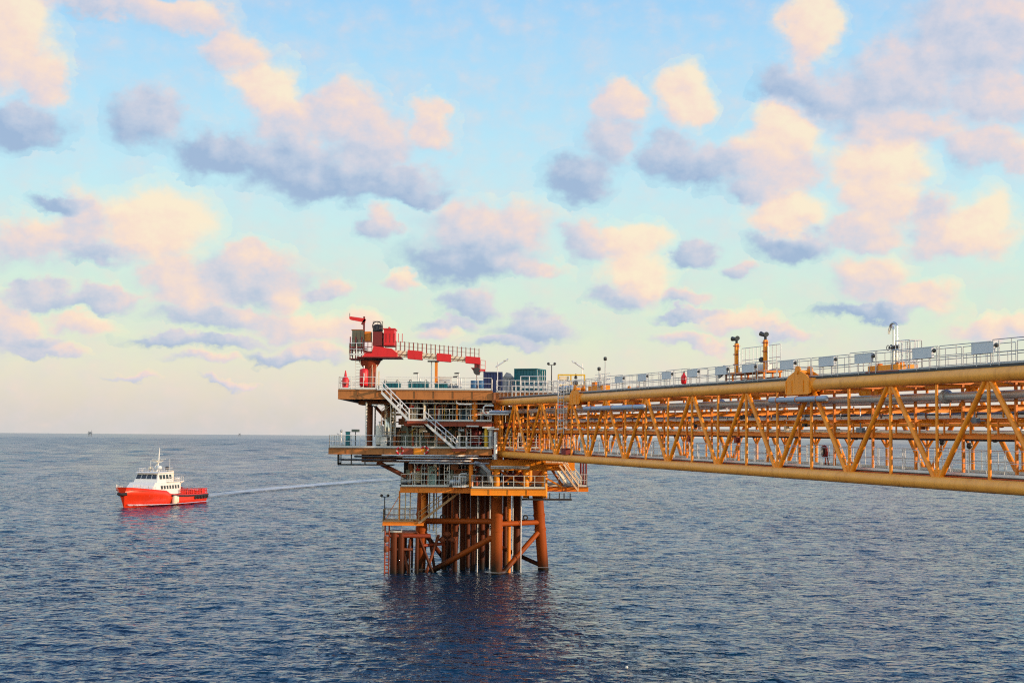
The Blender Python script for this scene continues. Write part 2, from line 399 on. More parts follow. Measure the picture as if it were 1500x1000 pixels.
co = np.stack([X, Y, Z], -1).reshape(-1, 3)
i, j = np.meshgrid(np.arange(nr - 1), np.arange(nc), indexing='ij'); jn = (j + 1) % nc
quads = np.stack([i * nc + j, (i + 1) * nc + j, (i + 1) * nc + jn, i * nc + jn], -1).reshape(-1, 4)[:, ::-1]
me = bpy.data.meshes.new('sea')
me.vertices.add(len(co)); me.vertices.foreach_set('co', co.astype(np.float32).ravel())
me.loops.add(quads.size); me.loops.foreach_set('vertex_index', quads.astype(np.int32).ravel())
me.polygons.add(len(quads)); me.polygons.foreach_set('loop_start', np.arange(0, quads.size, 4, dtype=np.int32))
me.update(calc_edges=True); me.polygons.foreach_set('use_smooth', np.ones(len(quads), bool)); me.validate()
m = bpy.data.materials.new('sea_water'); ntm, N, L, b = nodes_of(m)
b.inputs['IOR'].default_value = 1.38; b.inputs['Specular Tint'].default_value = (0.50, 0.86, 1.0, 1)
g = N.new('ShaderNodeNewGeometry')
vd = N.new('ShaderNodeVectorMath'); vd.operation = 'LENGTH'; L.new(g.outputs['Position'], vd.inputs[0])
ro = N.new('ShaderNodeMapRange'); L.new(vd.outputs['Value'], ro.inputs['Value']); ro.inputs['From Min'].default_value = 60; ro.inputs['From Max'].default_value = 2500
ro.inputs['To Min'].default_value = 0.05; ro.inputs['To Max'].default_value = 0.2; L.new(ro.outputs[0], b.inputs['Roughness'])   # unresolved ripples
nA = N.new('ShaderNodeTexNoise'); nA.inputs['Scale'].default_value = 0.016; nA.inputs['Detail'].default_value = 4; L.new(g.outputs['Position'], nA.inputs['Vector'])
mxn = N.new('ShaderNodeMix'); mxn.data_type = 'RGBA'; L.new(nA.outputs['Fac'], mxn.inputs['Factor'])
mxn.inputs['A'].default_value = (0.0003, 0.015, 0.038, 1); mxn.inputs['B'].default_value = (0.0005, 0.023, 0.053, 1)
L.new(mxn.outputs['Result'], b.inputs['Base Color'])
mpn = N.new('ShaderNodeMapping'); mpn.inputs['Scale'].default_value = (0.75, 1.0, 1); mpn.inputs['Rotation'].default_value = (0, 0, R(-8)); L.new(g.outputs['Position'], mpn.inputs['Vector'])
nB = N.new('ShaderNodeTexNoise'); nB.inputs['Scale'].default_value = 2.6; nB.inputs['Detail'].default_value = 5; nB.inputs['Roughness'].default_value = 0.6; L.new(mpn.outputs[0], nB.inputs['Vector'])
nB.inputs['Scale'].default_value = 1.15; nB.inputs['Detail'].default_value = 2.5; nB.inputs['Roughness'].default_value = 0.5; nB.inputs['Distortion'].default_value = 0.6
nC = N.new('ShaderNodeTexNoise'); nC.inputs['Scale'].default_value = 3.3; nC.inputs['Detail'].default_value = 3; L.new(mpn.outputs[0], nC.inputs['Vector'])
nD = N.new('ShaderNodeTexNoise'); nD.inputs['Scale'].default_value = 0.022; nD.inputs['Detail'].default_value = 4; L.new(g.outputs['Position'], nD.inputs['Vector'])
ruf = N.new('ShaderNodeMapRange'); L.new(nD.outputs['Fac'], ruf.inputs['Value']); ruf.inputs['From Min'].default_value = .35; ruf.inputs['From Max'].default_value = .65; ruf.inputs['To Min'].default_value = 0.62; ruf.inputs['To Max'].default_value = 1.1
hA = N.new('ShaderNodeMath'); hA.operation = 'MULTIPLY_ADD'; L.new(nC.outputs['Fac'], hA.inputs[0]); hA.inputs[1].default_value = 0.22; L.new(nB.outputs['Fac'], hA.inputs[2])
hB = N.new('ShaderNodeMath'); hB.operation = 'MULTIPLY'; L.new(hA.outputs[0], hB.inputs[0]); L.new(ruf.outputs[0], hB.inputs[1])   # cat's-paws and slicks
bp = N.new('ShaderNodeBump'); bp.inputs['Strength'].default_value = 1.0; bp.inputs['Distance'].default_value = 0.55; L.new(hB.outputs[0], bp.inputs['Height']); L.new(bp.outputs[0], b.inputs['Normal'])
me.materials.append(m)
sea = bpy.data.objects.new('sea', me); COL.objects.link(sea); tag(sea, kind='structure')
# ------------------------------------------------------------------ bridge frame: u from the platform towards us, v away from us, w up
B0 = P(728, 664.5, 131.8); B1 = P(1500, 715.5, 58.2)
bu = (B1 - B0).normalized(); bv = V((-bu.y, bu.x, 0)).normalized(); bw = bu.cross(bv)
MBR = Matrix(((bu.x, bv.x, bw.x, B0.x), (bu.y, bv.y, bw.y, B0.y), (bu.z, bv.z, bw.z, B0.z), (0, 0, 0, 1)))
def u_at(px, v=0.0):      # where along the bridge a column of the photograph falls
    d = ray(px, 640); o = B0 + bv * v
    # intersect ray (xy) with the line o + u*bu
    det = d.x * (-bu.y) + d.y * bu.x
    ex, ey = o.x - EYE.x, o.y - EYE.y
    t = (ex * (-bu.y) + ey * bu.x) / det
    p = EYE + d * t
    return (p.x - o.x) * bu.x + (p.y - o.y) * bu.y
def bthing(name, label, cat, u, v, w, group=None):
    return thing(name, label, cat, group=group, mw=MBR @ Matrix.Translation((u, v, w)))
LB, WB, HT = 96.0, 4.5, 4.72
PP = 7.67; UB0, UT0 = 1.73, 5.57
br = thing('footbridge', 'long ochre steel truss bridge running from the platform to the right edge', 'bridge', mw=MBR)
def bp_(name, mb, mat, par=None): return mb.build(name, mat, par or br)
ub = [UB0 + PP * k for k in range(13)]; ut = [UT0 + PP * k for k in range(12)]
for v in (0.0, WB):
    for w, r in ((0, 0.29), (HT, 0.31)):
        c = MB().tube((-0.35 if w == 0 else 0.25, v, w), (LB, v, w), r, 20)
        for u in range(8, 95, 12): c.lathe((u, v, w), [(r + .004, -.05), (r + .012, -.02), (r + .012, .02), (r + .004, .05)], 20, 'x')   # weld beads
        bp_('chord', c, 'chordpaint')
    for a in ub:
        for b_ in (a - PP / 2, a + PP / 2):
            if b_ < 0: b_ = 0.35
            if b_ > 93: continue
            s = 0.22 if b_ > a else -0.22
            p, q = V((a + s, v, 0.2)), V((b_ - s * .7, v, HT - 0.2))
            bp_('diagonal', MB().tube(p, q, 0.125, 12), 'ochre' if v == 0 else 'orange_bright')
        bp_('upright', MB().tube((a, v, 0.2), (a, v, HT - .2), 0.075, 10), 'ochre' if v == 0 else 'orange_bright')
    for a in ut:
        bp_('upright', MB().tube((a, v, 0.2), (a, v, HT - .2), 0.085, 10), 'ochre' if v == 0 else 'orange_bright')
    bp_('end_post', MB().tube((0.0, v, 0.2), (0.55, v, HT - .1), 0.14, 12), 'orange_bright')
    bp_('end_post', MB().tube((0.75, v, 0.2), (0.8, v, HT - .1), 0.1, 12), 'orange_bright')
allu = sorted(ub + ut)
for k, u in enumerate(allu):
    bp_('cross_beam', MB().ibeam((u, 0.2, 0.12), (u, WB - .2, 0.12), 0.16, 0.28), 'redbrown')
    bp_('cross_beam', MB().ibeam((u, 0.2, HT - .12), (u, WB - .2, HT - .12), 0.18, 0.34), 'orange')
    for w, h in ((2.08, .16), (2.78, .16), (3.3, .18)):
        bp_('rack_beam', MB().ibeam((u, 1.3, w), (u, WB - .05, w), 0.14, h), 'orange_bright')
    bp_('rack_post', MB().bar((u, 1.35, .3), (u, 1.35, HT - .3), 0.11), 'orange')
    for s in (-1, 1):
        bp_('knee_brace', MB().bar((u, WB - .02, 1.45), (u + s * .6, WB - .02, 2.02), 0.1), 'orange_bright')
for k in range(len(allu) - 1):
    a, b_ = allu[k], allu[k + 1]
    bp_('plan_brace', MB().tube((a, 0.2 if k % 2 else WB - .2, HT - .2), (b_, WB - .2 if k % 2 else .2, HT - .2), 0.07, 8), 'orange')
for v, w, ww, hh, mt in ((0.38, .16, .12, .34, 'redorange'), (1.5, .1, .12, .26, 'orange'), (3.0, .1, .12, .26, 'orange'), (WB - .38, .16, .12, .34, 'redbrown'),
                         (1.4, 2.08, .12, .2, 'orange'), (WB - .15, 2.13, .14, .24, 'orange'), (WB - .2, 3.42, .14, .32, 'orange_bright'), (2.8, 2.83, .14, .2, 'orange')):
    bp_('stringer', MB().ibeam((0.3, v, w), (LB, v, w), ww, hh), mt)
fl = MB()
for v0 in (0.5,):
    fl.span((0.4, 0.5, .35), (LB, WB - .5, .385))
bp_('lower_deck', fl, 'deckgrey')
td = MB().span((0.6, -.05, HT + .33), (LB, 1.25, HT + .37)); td.span((0.6, -.09, HT + .3), (LB, -.052, HT + .42))
bp_('upper_walkway', td, 'dark')
td = MB().span((0.6, WB - .6, HT + .33), (LB, WB + .15, HT + .37)); bp_('upper_walkway', td, 'dark')
def brail(v, w, h, u0, u1, step, mat, r=.018, gaps=True):
    rl = MB(); posts = []
    u = u0; n = 0
    while u < u1 - .1:
        e = min(u1, u + step * 3); hh = h + (0.06 if n % 3 == 1 and gaps else 0)
        for f in (1.0, .52):
            rl.tube((u + .06, v, w + hh * f), (e - .06, v, w + hh * f), r, 6)
        rl.bar((u, v, w + .07), (e, v, w + .07), .012, .12)
        m = int(round((e - u) / step))
        for i in range(m + 1):
            x = u + .06 + (e - u - .12) * i / max(1, m); posts.append((x, hh))
        u = e; n += 1
    ro = bp_('railing', rl, mat)
    for x, hh in posts:
        MB().tube((x, v, w), (x, v, w + hh), r * 1.05, 6).build('railing_post', mat, ro)
brail(-.02, HT + .36, 1.05, 0.8, LB, 1.3, 'railgrey')
brail(1.2, HT + .36, 1.05, 0.8, LB, 1.3, 'railgrey')
brail(WB + .1, HT + .36, 1.0, 0.8, LB, 1.6, 'railgrey')
brail(.55, .38, 1.05, 0.8, LB, 1.3, 'galv', .016)
brail(WB - .55, .38, 1.05, 0.8, LB, 1.3, 'galv', .02)
# lifting saddles round the near and far top chord
for px in (1178, 848):
    u = u_at(px)
    for v in (0.0, WB):
        s = MB()
        hl = 1.4 if px == 1178 else 1.15
        arch = [(u - hl, HT - .42), (u - hl * .8, HT - .5), (u + hl * .8, HT - .5), (u + hl, HT - .42), (u + hl, HT + .18), (u + hl * .72, HT + .5), (u + hl * .34, HT + .68), (u + .3, HT + .74), (u + .24, HT + .96), (u, HT + 1.02),
                (u - .24, HT + .98), (u - .3, HT + .74), (u - hl * .34, HT + .68), (u - hl * .72, HT + .5), (u - hl, HT + .18)]
        for dv in (-.36, .36): s.prism([(a_, v + dv - .03, b_) for a_, b_ in arch], (0, .06, 0))
        for f in (-.9, -.45, .45, .9): s.span((u + f * hl - .03, v - .42, HT - .4), (u + f * hl + .03, v - .391, HT + .25))
        s.tube((u, v - .45, HT + .7), (u, v + .45, HT + .7), .11, 12)
        s.lathe((u, v, HT), [(.315, -hl - .05), (.37, -hl - .03), (.37, hl + .03), (.315, hl + .05)], 20, 'x')
        s.bar((u, v, HT - .75), (u, v, HT - .3), .9, .12)
        bp_('lifting_saddle', s, 'orange_bright')
# bearing shoe at the platform end
for v in (0, WB): bp_('bearing_shoe', MB().box((.3, v, -.42), (.9, .7, .3)), 'orange')

# ------------------------------------------------------------------ pipes on the bridge, each a run of its own
pipes = [(1.0, 3.9, .19, 'pipegrey', 'thick grey pipe under the top chord, highest run inside the bridge'),
         (1.75, 3.95, .10, 'orange_bright', 'slim orange pipe beside the thick grey pipe under the bridge top deck'),
         (3.7, 3.78, .09, 'cream', 'thin cream pipe above the bright orange beam inside the bridge'),
         (2.3, 2.62, .085, 'ochre', 'ochre pipe hung just below the dark cable tray in the bridge'),
         (2.7, 2.60, .06, 'orange', 'narrow orange pipe below the cable tray in the bridge'),
         (1.8, 2.27, .075, 'cream', 'cream pipe on the lower rack of the bridge, nearest the camera'),
         (3.3, 2.28, .10, 'pipegrey', 'grey pipe on the lower rack of the bridge, near the far truss'),
         (2.5, 1.93, .055, 'dark', 'thin black pipe slung beneath the lower rack of the bridge')]
for v, w, r, mt, lb in pipes:
    o = thing('pipe_run', lb, 'pipe', mw=MBR @ Matrix.Translation((0, v, w)), group='pipe runs along the bridge')
    pts = [(0.9, 0, 0), (LB, 0, 0)]
    MB().path(pts, r, 12).build('pipe', mt, o)
    for u in range(9, 95, 12):
        MB().lathe((u + v, 0, 0), [(r, -.09), (r * 1.75, -.085), (r * 1.75, -.012), (r * 1.5, -.011), (r * 1.5, .011), (r * 1.75, .012), (r * 1.75, .085), (r, .09)], 12, 'x').build('flange', mt, o)
t = thing('cable_tray', 'dark tray heaped with black cables along the middle of the bridge', 'cable tray', mw=MBR @ Matrix.Translation((0, 2.9, 2.98)))
MB().span((.8, -.35, -.03), (LB, .35, 0)).span((.8, -.37, -.03), (LB, -.352, .1)).span((.8, .352, -.03), (LB, .37, .1)).build('tray', 'galv', t)
for k in range(7):
    pts = [(1 + i * 1.6, -.28 + k * .09 + random.uniform(-.02, .02), .05 + random.uniform(0, .16)) for i in range(60)]
    MB().path(pts, random.uniform(.035, .06), 6).build('cable', random.choice(['dark', 'rubber', 'dark', 'slate']), t)
# expansion lengths of blue-grey pipe outside the near truss
for (a, b_, py, r, lb) in ((1128, 1212, 583.5, .15, 'blue-grey pipe length bracketed under the right lifting saddle of the bridge'), (856, 944, 595.5, .17, 'blue-grey pipe length just right of the vertical caged ladder')):
    ua, ubb = u_at(b_, -.5), u_at(a, -.5)
    Yv = (B0 + bu * ua).y
    w = (MBR.inverted() @ P(b_, py, Yv)).z
    u0, u1 = min(ua, ubb), max(ua, ubb)
    o = thing('expansion_pipe', lb, 'pipe', mw=MBR @ Matrix.Translation((u0, -.52, w)))
    MB().vessel((0, 0, 0), (u1 - u0, 0, 0), r, 16, .6).build('pipe', 'bluegrey', o)
    for f in (.15, .5, .85): MB().bar(((u1 - u0) * f, 0, -r), ((u1 - u0) * f, .55, -r), .1).torus(((u1 - u0) * f, 0, 0), r + .015, .02, 16, 6, 'x').build('bracket', 'orange', o)

# ------------------------------------------------------------------ things on the bridge
cols = [1442, 1353, 1266, 1212, 1154, 1097, 1057, 1015, 977, 941, 907]
ordn = ['first', 'second', 'third', 'fourth', 'fifth', 'sixth', 'seventh', 'eighth', 'ninth', 'tenth', 'eleventh']
proto = None
def rail_panel():
    o = bthing('railing_panel', '', 'panel', 0, 0, 0, 'grey panels along the bridge top rail')
    b = MB().span((-.76, -.05, 0), (.76, .05, .46)); b.build('housing', 'panelgrey', o)
    f = MB()
    for z in (-.012, .46): f.span((-.78, -.065, z), (.78, .065, z + .014))
    for x in (-.778, .76): f.span((x, -.064, .003), (x + .018, .064, .459))
    f.build('rim', 'panelgrey', o)
    MB().span((-.5, .05, .05), (.5, .09, .41)).build('back_cover', 'galv', o)
    MB().ball((.92, -.02, .3), .1, 10).tube((.76, -.02, .3), (.84, -.02, .3), .03, 8).build('beacon_lamp', 'lamp', o)
    for x, t in ((1.08, .5), (-.5, 0), (.5, 0)): MB().tube((x, 0, -.55), (x, 0, t), .025, 8).build('stand_post', 'railgrey', o)
    return o
proto = rail_panel()
for k, px in enumerate(cols):
    o = proto if k == 0 else copy_tree(proto)
    o.matrix_world = MBR @ Matrix.Translation((u_at(px, -.1), -.1, HT + .36 + .56)) @ Matrix.Rotation(math.pi * 0, 4, 'Z')
    o['label'] = ('grey panel on the bridge top railing nearest the right edge of the photo' if k == 0 else 'grey panel on the bridge top railing, smallest and nearest the platform' if k == 10
                  else f'grey panel on the bridge top railing, {ordn[k]} counted from the right edge')
# twin monitor towers on an orange stand
u_a, u_b = u_at(1069), u_at(1111)
st = bthing('monitor_stand', 'low orange platform frame on the bridge carrying two posts', 'stand', (u_a + u_b) / 2, .55, HT + .37)
du = abs(u_a - u_b) / 2
MB().span((-du - .7, -.55, .5), (du + .7, .6, .62)).build('platform_plate', 'orange', st)
for x in (-du - .6, -du + .3, du - .3, du + .6):
    for y in (-.5, .5): MB().bar((x, y, 0), (x, y, .5), .09).build('leg', 'orange', st)
MB().bar((-du - .65, -.5, .25), (du + .65, -.5, .25), .06).bar((-du - .65, .5, .25), (du + .65, .5, .25), .06).build('tie_bar', 'redbrown', st)
MB().rail([(-du - .6, .55, .62), (du + .6, .55, .62)], 1.5, .5, .02).build('railing', 'galv', st)
MB().span((-du + .5, .1, .622), (du - .35, .5, 1.05)).build('control_box', 'galv', st)
MB().prism([(-du - .85, -.56, .6), (-du - 1.6, -.56, .35), (-du - 1.6, -.56, .8), (-du - .85, -.56, 1.1)], (0, .12, 0)).build('side_plate', 'bluegrey', st)
for k, (u, lb) in enumerate(((u_a, 'orange post with black twin lamp head, left one on the low orange stand'), (u_b, 'orange post with black twin lamp head, right one on the low orange stand'))):
    o = bthing('lamp_tower', lb, 'lamp post', u, .45, HT + .37 + .622, 'lamp towers on the bridge')
    MB().bar((0, 0, 0), (0, 0, 1.75), .2).build('post', 'orange_bright', o)
    for x in (-.22, .22): MB().bar((x, .05, 0), (x, .05, 1.4), .07).build('side_frame', 'galv', o)
    fl = MB()
    for z in (.5, 1.1, 1.6): fl.box((0, 0, z), (.32, .32, .05))
    fl.build('collar', 'redbrown', o)
    if k: MB().ball((-.24, -.12, .62), .17, 12).build('hose_reel', 'dark', o)
    MB().tube((0, 0, 1.75), (0, 0, 1.98), .08, 10).build('neck', 'dark', o)
    for s in (-1, 1):
        MB().tube((s * .06, 0, 2.02), (s * .36, -.12, 2.05 + (.08 if k and s < 0 else 0)), .1, 12, .14).build('lamp_head', 'lamp', o)
    MB().tube((.16, .1, 0), (.16, .1, 1.7), .025, 6).build('conduit', 'galv', o)
# swan-neck vents on an orange base
u_v = u_at(1296)
vb = bthing('pipe_pedestal', 'orange boxed base at the foot of the silver swan-neck pipes', 'stand', u_v, .6, HT + .37)
MB().span((-1.5, -.6, .1), (1.2, .5, .38)).build('box', 'orange_bright', vb)
MB().span((-1.65, -.65, 0), (1.3, .55, .1)).build('skid', 'redbrown', vb)
MB().lathe((.75, -.2, .381), [(.2, 0), (.2, .12), (.06, .13)], 14).build('cap', 'orange', vb); MB().lathe((-1.1, -.2, .381), [(.16, 0), (.16, .1), (.05, .12)], 14).build('cap', 'orange', vb)
for k, (dx, h, lb) in enumerate(((.16, 2.1, 'taller silver swan-neck vent pipe on the orange base'), (-.28, 1.95, 'shorter silver swan-neck vent pipe nestled left of the taller one'))):
    o = bthing('vent_pipe', lb, 'vent', u_v + dx, .6 + k * .1, HT + .37 + .382, 'swan-neck vents')
    r = .06; pts = [(0, 0, 0), (0, 0, h - .25)] + [(-(.3 - .1 * k) * (1 - math.cos(a)), 0, h - .25 + .2 * math.sin(a)) for a in [math.pi * i / 8 for i in range(1, 9)]] + [(-2 * (.3 - .1 * k), 0, h - .4)]
    MB().path(pts, r, 12).build('pipe', 'steel', o)
    fg = MB()
    for z in (.05, .75, .95): fg.lathe((0, 0, z), [(r, -.03), (.15, -.03), (.15, .03), (r, .03)], 14)
    fg.build('flange', 'pipegrey', o)
    MB().lathe((0, 0, .85), [(.1, -.07), (.14, -.04), (.14, .04), (.1, .07)], 14).tube((0, 0, .85), (0, -.3, .85), .03, 8).torus((0, -.32, .85), .12, .018, 16, 6, 'y').build('valve', 'dark', o)
cg = bthing('vent_cage', 'silver railed cage standing right of the swan-neck pipes', 'cage', u_at(1316), .55, HT + .37)
MB().rail([(-.6, -.3, 0), (.6, -.3, 0), (.6, .35, 0), (-.6, .35, 0), (-.6, -.3, 0)], 1.5, .27, .02, (1, .66, .33)).build('frame', 'galv', cg)
# red bell-shaped thing and small fittings
o = bthing('fire_extinguisher', 'red bottle hanging on the bridge top railing left of the lamp towers', 'extinguisher', u_at(1004), -.12, HT + .5)
MB().lathe((0, 0, 0), [(.1, 0), (.17, .05), (.19, .3), (.17, .5), (.07, .62), (.05, .72)], 14).build('bottle', 'red', o)
MB().tube((0, 0, .72), (0, 0, .8), .03, 8).tube((0, 0, .78), (.15, 0, .78), .02, 6).path([(.1, 0, .77), (.2, 0, .6), (.2, 0, .2)], .015, 6).build('valve', 'dark', o)
MB().torus((0, .02, .3), .2, .015, 16, 6, 'z').bar((0, .1, .2), (0, .1, .45), .06, .03).build('bracket', 'railgrey', o)
for px, lb, hh in ((1380, 'black lamp on a short post inside the bridge, near the V of two struts', 1.5), (1420, 'dark lamp on a post by the far railing inside the right end of the bridge', 1.35), (1085, 'small lamp hung in the far truss behind the fifth strut pair', 1.7)):
    v = WB - .75; o = bthing('deck_lamp', lb, 'lamp', u_at(px, v), v, .39, 'lamps along the bridge lower deck')
    MB().tube((0, 0, 0), (0, 0, hh - .25), .03, 8).build('post', 'railgrey', o)
    MB().lathe((0, 0, hh - .25), [(.03, 0), (.12, .08), (.13, .24), (.06, .3)], 12).build('lamp_head', 'lamp', o)
    MB().torus((0, 0, hh - .1), .16, .014, 12, 6, 'x').build('guard', 'railgrey', o)
o = bthing('hose_reel', 'dark red hose reel on the lower deck of the bridge below the right saddle', 'hose reel', u_at(1213, 4.0), 3.75, .39)
MB().torus((0, 0, .75), .27, .1, 20, 8, 'y').build('hose', 'maroon', o)
MB().lathe((0, 0, .75), [(.2, -.12), (.2, .12)], 16, 'y').build('drum', 'dark', o)
MB().bar((-.2, .15, 0), (0, .15, .78), .05).bar((.2, .15, 0), (0, .15, .78), .05).bar((0, -.15, .75), (0, .17, .75), .06).build('stand', 'redbrown', o)
o = bthing('red_locker', 'dark red box on the near bottom chord below the caged ladder', 'box', u_at(829), .05, .29)
MB().span((-.55, -.25, .02), (.55, .25, .48)).build('body', 'maroon', o)
MB().span((-.58, -.28, .482), (.58, .28, .53)).build('lid', 'redbrown', o)
for px, lb in ((1013, 'small dark red box under the rack between struts mid bridge, left one'), (1082, 'small dark red box under the rack between struts mid bridge, right one')):
    o = bthing('junction_box', lb, 'box', u_at(px, 1.4), 1.28, 1.55, 'junction boxes in the bridge')
    MB().span((-.2, -.1, 0), (.2, .1, .36)).build('body', 'maroon', o); MB().span((-.17, -.125, .03), (.17, -.102, .33)).build('door', 'redbrown', o)
    MB().bar((0, 0, .36), (0, 0, .45), .05).build('hanger', 'orange', o)
# white / pale plates hung inside the truss near the platform
for px, py, ww, hh, lb in ((811, 648, 12, 9, 'pale blue-white board hung behind the caged ladder'), (852, 650, 11, 12, 'pale board hung right of the caged ladder inside the bridge'), (907, 645, 9, 20, 'tall pale board inside the bridge, rightmost of the three boards')):
    v = 1.0; u = u_at(px, v); p = MBR @ V((u, v, 0)); c = MBR.inverted() @ P(px, py, p.y); s = p.y / FPX
    o = bthing('notice_board', lb, 'board', u, v, c.z - hh * s / 2, 'pale boards inside the bridge')
    MB().span((-ww * s / 2, -.02, 0), (ww * s / 2, .02, hh * s)).build('panel', 'paleteal', o)
    MB().bar((-ww * s / 2, .04, -.8), (-ww * s / 2, .04, hh * s), .04).build('post', 'galv', o); MB().bar((ww * s / 2, .04, -.8), (ww * s / 2, .04, hh * s), .04).build('post', 'galv', o)
# caged vertical ladder by the saddle
u_l = u_at(824, -.35); zt = HT + 1.5; zb = 1.9
o = bthing('caged_ladder', 'silver caged vertical ladder in front of the bridge truss near the platform', 'ladder', u_l, -.5, zb)
MB().bar((-.24, 0, 0), (-.24, 0, zt - zb), .06).bar((.24, 0, 0), (.24, 0, zt - zb), .06).build('rails', 'galv', o)
rg = MB()
for i in range(int((zt - zb) / .3)): rg.tube((-.24, 0, .15 + i * .3), (.24, 0, .15 + i * .3), .02, 6)
rg.build('rungs', 'galv', o)
cgm = MB()
for i in range(7): cgm.torus((0, -.3, .5 + i * .6), .38, .02, 14, 5, 'z')
for a in (200, 235, 270, 305, 340): cgm.tube((.38 * math.cos(R(a)), -.3 + .38 * math.sin(R(a)), .4), (.38 * math.cos(R(a)), -.3 + .38 * math.sin(R(a)), zt - zb - .1), .015, 5)
cgm.build('cage', 'galv', o)
MB().bar((.24, 0, 1.0), (.6, 0, 1.0), .06).bar((.24, 0, 2.5), (.6, 0, 2.5), .06).build('bracket', 'galv', o)
o.matrix_world = o.matrix_world @ Matrix.Rotation(R(90), 4, 'Z')
# grey drum lying across the chord beside the ladder
o = bthing('grey_drum', 'grey horizontal drum on the bridge top beside the caged ladder head', 'drum', u_at(826), .35, HT + .37)
MB().vessel((-1.9, 0, .45), (1.2, 0, .45), .26, 16, .4).build('shell', 'pipegrey', o)
for x in (-1.3, .6): MB().bar((x, 0, 0), (x, 0, .25), .12, .3).torus((x, 0, .45), .275, .02, 16, 6, 'x').build('saddle', 'dark', o)
MB().tube((-.2, 0, .68), (-.2, 0, 1.1), .06, 10).torus((-.2, 0, 1.1), .15, .025, 14, 6, 'z').build('valve', 'steel', o)
# small orange skid, yellow davit and floodlight masts at the platform end of the bridge
o = bthing('orange_skid', 'low bright orange skid on the bridge top just right of the drum', 'skid', u_at(868), .5, HT + .37)
MB().span((-1.6, -.3, .1), (1.6, .3, .5)).build('box', 'orange_bright', o); MB().span((-1.8, -.35, 0), (1.8, .35, .1)).span((-1.0, -.25, .502), (-.2, .25, .8)).build('base', 'orange', o)
MB().rail([(-1.6, .3, .5), (1.6, .3, .5)], .9, .4, .018).build('railing', 'galv', o)
for px, hh, lb, two in ((886, 2.3, 'tall thin pole with one black lamp at the platform end of the bridge', False), (877, 1.6, 'shorter twin pole left of the tall black lamp pole on the bridge', True)):
    o = bthing('lamp_pole', lb, 'lamp post', u_at(px, .2), .2, HT + .37)
    MB().tube((0, 0, 0), (0, 0, hh), .035, 8).build('pole', 'railgrey', o)
    if two:
        MB().tube((.25, 0, 0), (.25, 0, hh - .2), .05, 8).span((-.1, -.1, .4), (.35, .1, .8)).build('twin_pole', 'railgrey', o)
    MB().lathe((0, 0, hh), [(.05, 0), (.13, .05), (.13, .24), (.07, .28)], 12).build('lamp_head', 'lamp', o)

# supports, hangers and boxes crowding the pipe rack
rb_ = random.Random(3)
for k in range(46):
    u = 2.2 + k * 2.03
    bp_('pipe_support', MB().bar((u, 1.42, 2.18), (u, 1.42, 2.75), .07).bar((u, 1.45, 2.2), (u, 3.4, 2.2), .06), 'orange')
    for v in (2.5, 3.3): bp_('tray_hanger', MB().bar((u + .9, v, 2.95), (u + .9, v, 3.45 + rb_.uniform(0, .3)), .05), rb_.choice(['galv', 'orange_bright', 'brown']))
for k in range(40):
    u = 1.5 + k * 2.3 + rb_.uniform(-.6, .6); w = rb_.uniform(2.3, 3.2); x = rb_.uniform(.12, .3); v = rb_.uniform(1.5, 3.6)
    bp_('rack_box', MB().span((u - x, v - .1, w - .1), (u + x, v + .1, w + .14)).tube((u, v, w + .14), (u, v, w + .4), .03, 6).tube((u + x, v, w), (u + x + .5, v, w), .03, 6), rb_.choice(['dark', 'galv', 'redbrown', 'cream', 'dark', 'slate', 'brown']))

# gusset plates where struts meet the chords
for v in (0.0, WB):
    for k, u in enumerate(ub + ut):
        lo = u in ub
        z = .29 if lo else HT - .3
        s = 1 if lo else -1
        bp_('gusset', MB().prism([(u - .55, v - .015, z - s * .06), (u + .55, v - .015, z - s * .06), (u + .22, v - .015, z + s * .32), (u - .22, v - .015, z + s * .32)], (0, .03, 0)), 'ochre' if v == 0 else 'orange')
# ------------------------------------------------------------------ platform: decks, jacket, stairs, pipework
PL0 = V((-4.0, 137.0, 0.0))
pf = thing('offshore_platform', 'tall orange and brown offshore platform on steel legs standing in the sea', 'platform', PL0)
def pp(name, mb, mat, par=None): return mb.build(name, mat, par or pf)
FY, BY = 129.0, 147.0
zT, zM, zC, zL = 16.88, 14.05, 11.6, 8.1
zS, zB = PZ(764, 132), PZ(779, 133.5)
XR, XB = -1.75, 7.0            # right edge in front of the bridge end, right edge behind it
YB = 134.7                     # decks pass behind the bridge end from here on
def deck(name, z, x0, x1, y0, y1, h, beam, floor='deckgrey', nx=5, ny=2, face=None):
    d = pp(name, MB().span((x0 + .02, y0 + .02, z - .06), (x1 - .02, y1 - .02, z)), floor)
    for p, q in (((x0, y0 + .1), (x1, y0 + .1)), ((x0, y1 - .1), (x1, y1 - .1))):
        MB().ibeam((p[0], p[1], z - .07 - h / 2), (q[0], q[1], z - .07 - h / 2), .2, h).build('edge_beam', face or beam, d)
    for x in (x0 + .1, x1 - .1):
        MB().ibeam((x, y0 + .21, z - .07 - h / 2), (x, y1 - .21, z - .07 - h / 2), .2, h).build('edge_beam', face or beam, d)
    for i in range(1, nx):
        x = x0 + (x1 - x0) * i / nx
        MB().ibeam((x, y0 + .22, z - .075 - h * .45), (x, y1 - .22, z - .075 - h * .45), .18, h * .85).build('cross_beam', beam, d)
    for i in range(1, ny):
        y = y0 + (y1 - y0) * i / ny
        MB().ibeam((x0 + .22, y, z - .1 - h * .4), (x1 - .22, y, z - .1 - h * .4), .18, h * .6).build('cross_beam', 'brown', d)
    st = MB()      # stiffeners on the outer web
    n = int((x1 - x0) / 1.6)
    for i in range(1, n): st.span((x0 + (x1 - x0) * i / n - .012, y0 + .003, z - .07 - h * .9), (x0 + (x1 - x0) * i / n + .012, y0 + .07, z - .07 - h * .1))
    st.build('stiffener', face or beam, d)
    return d
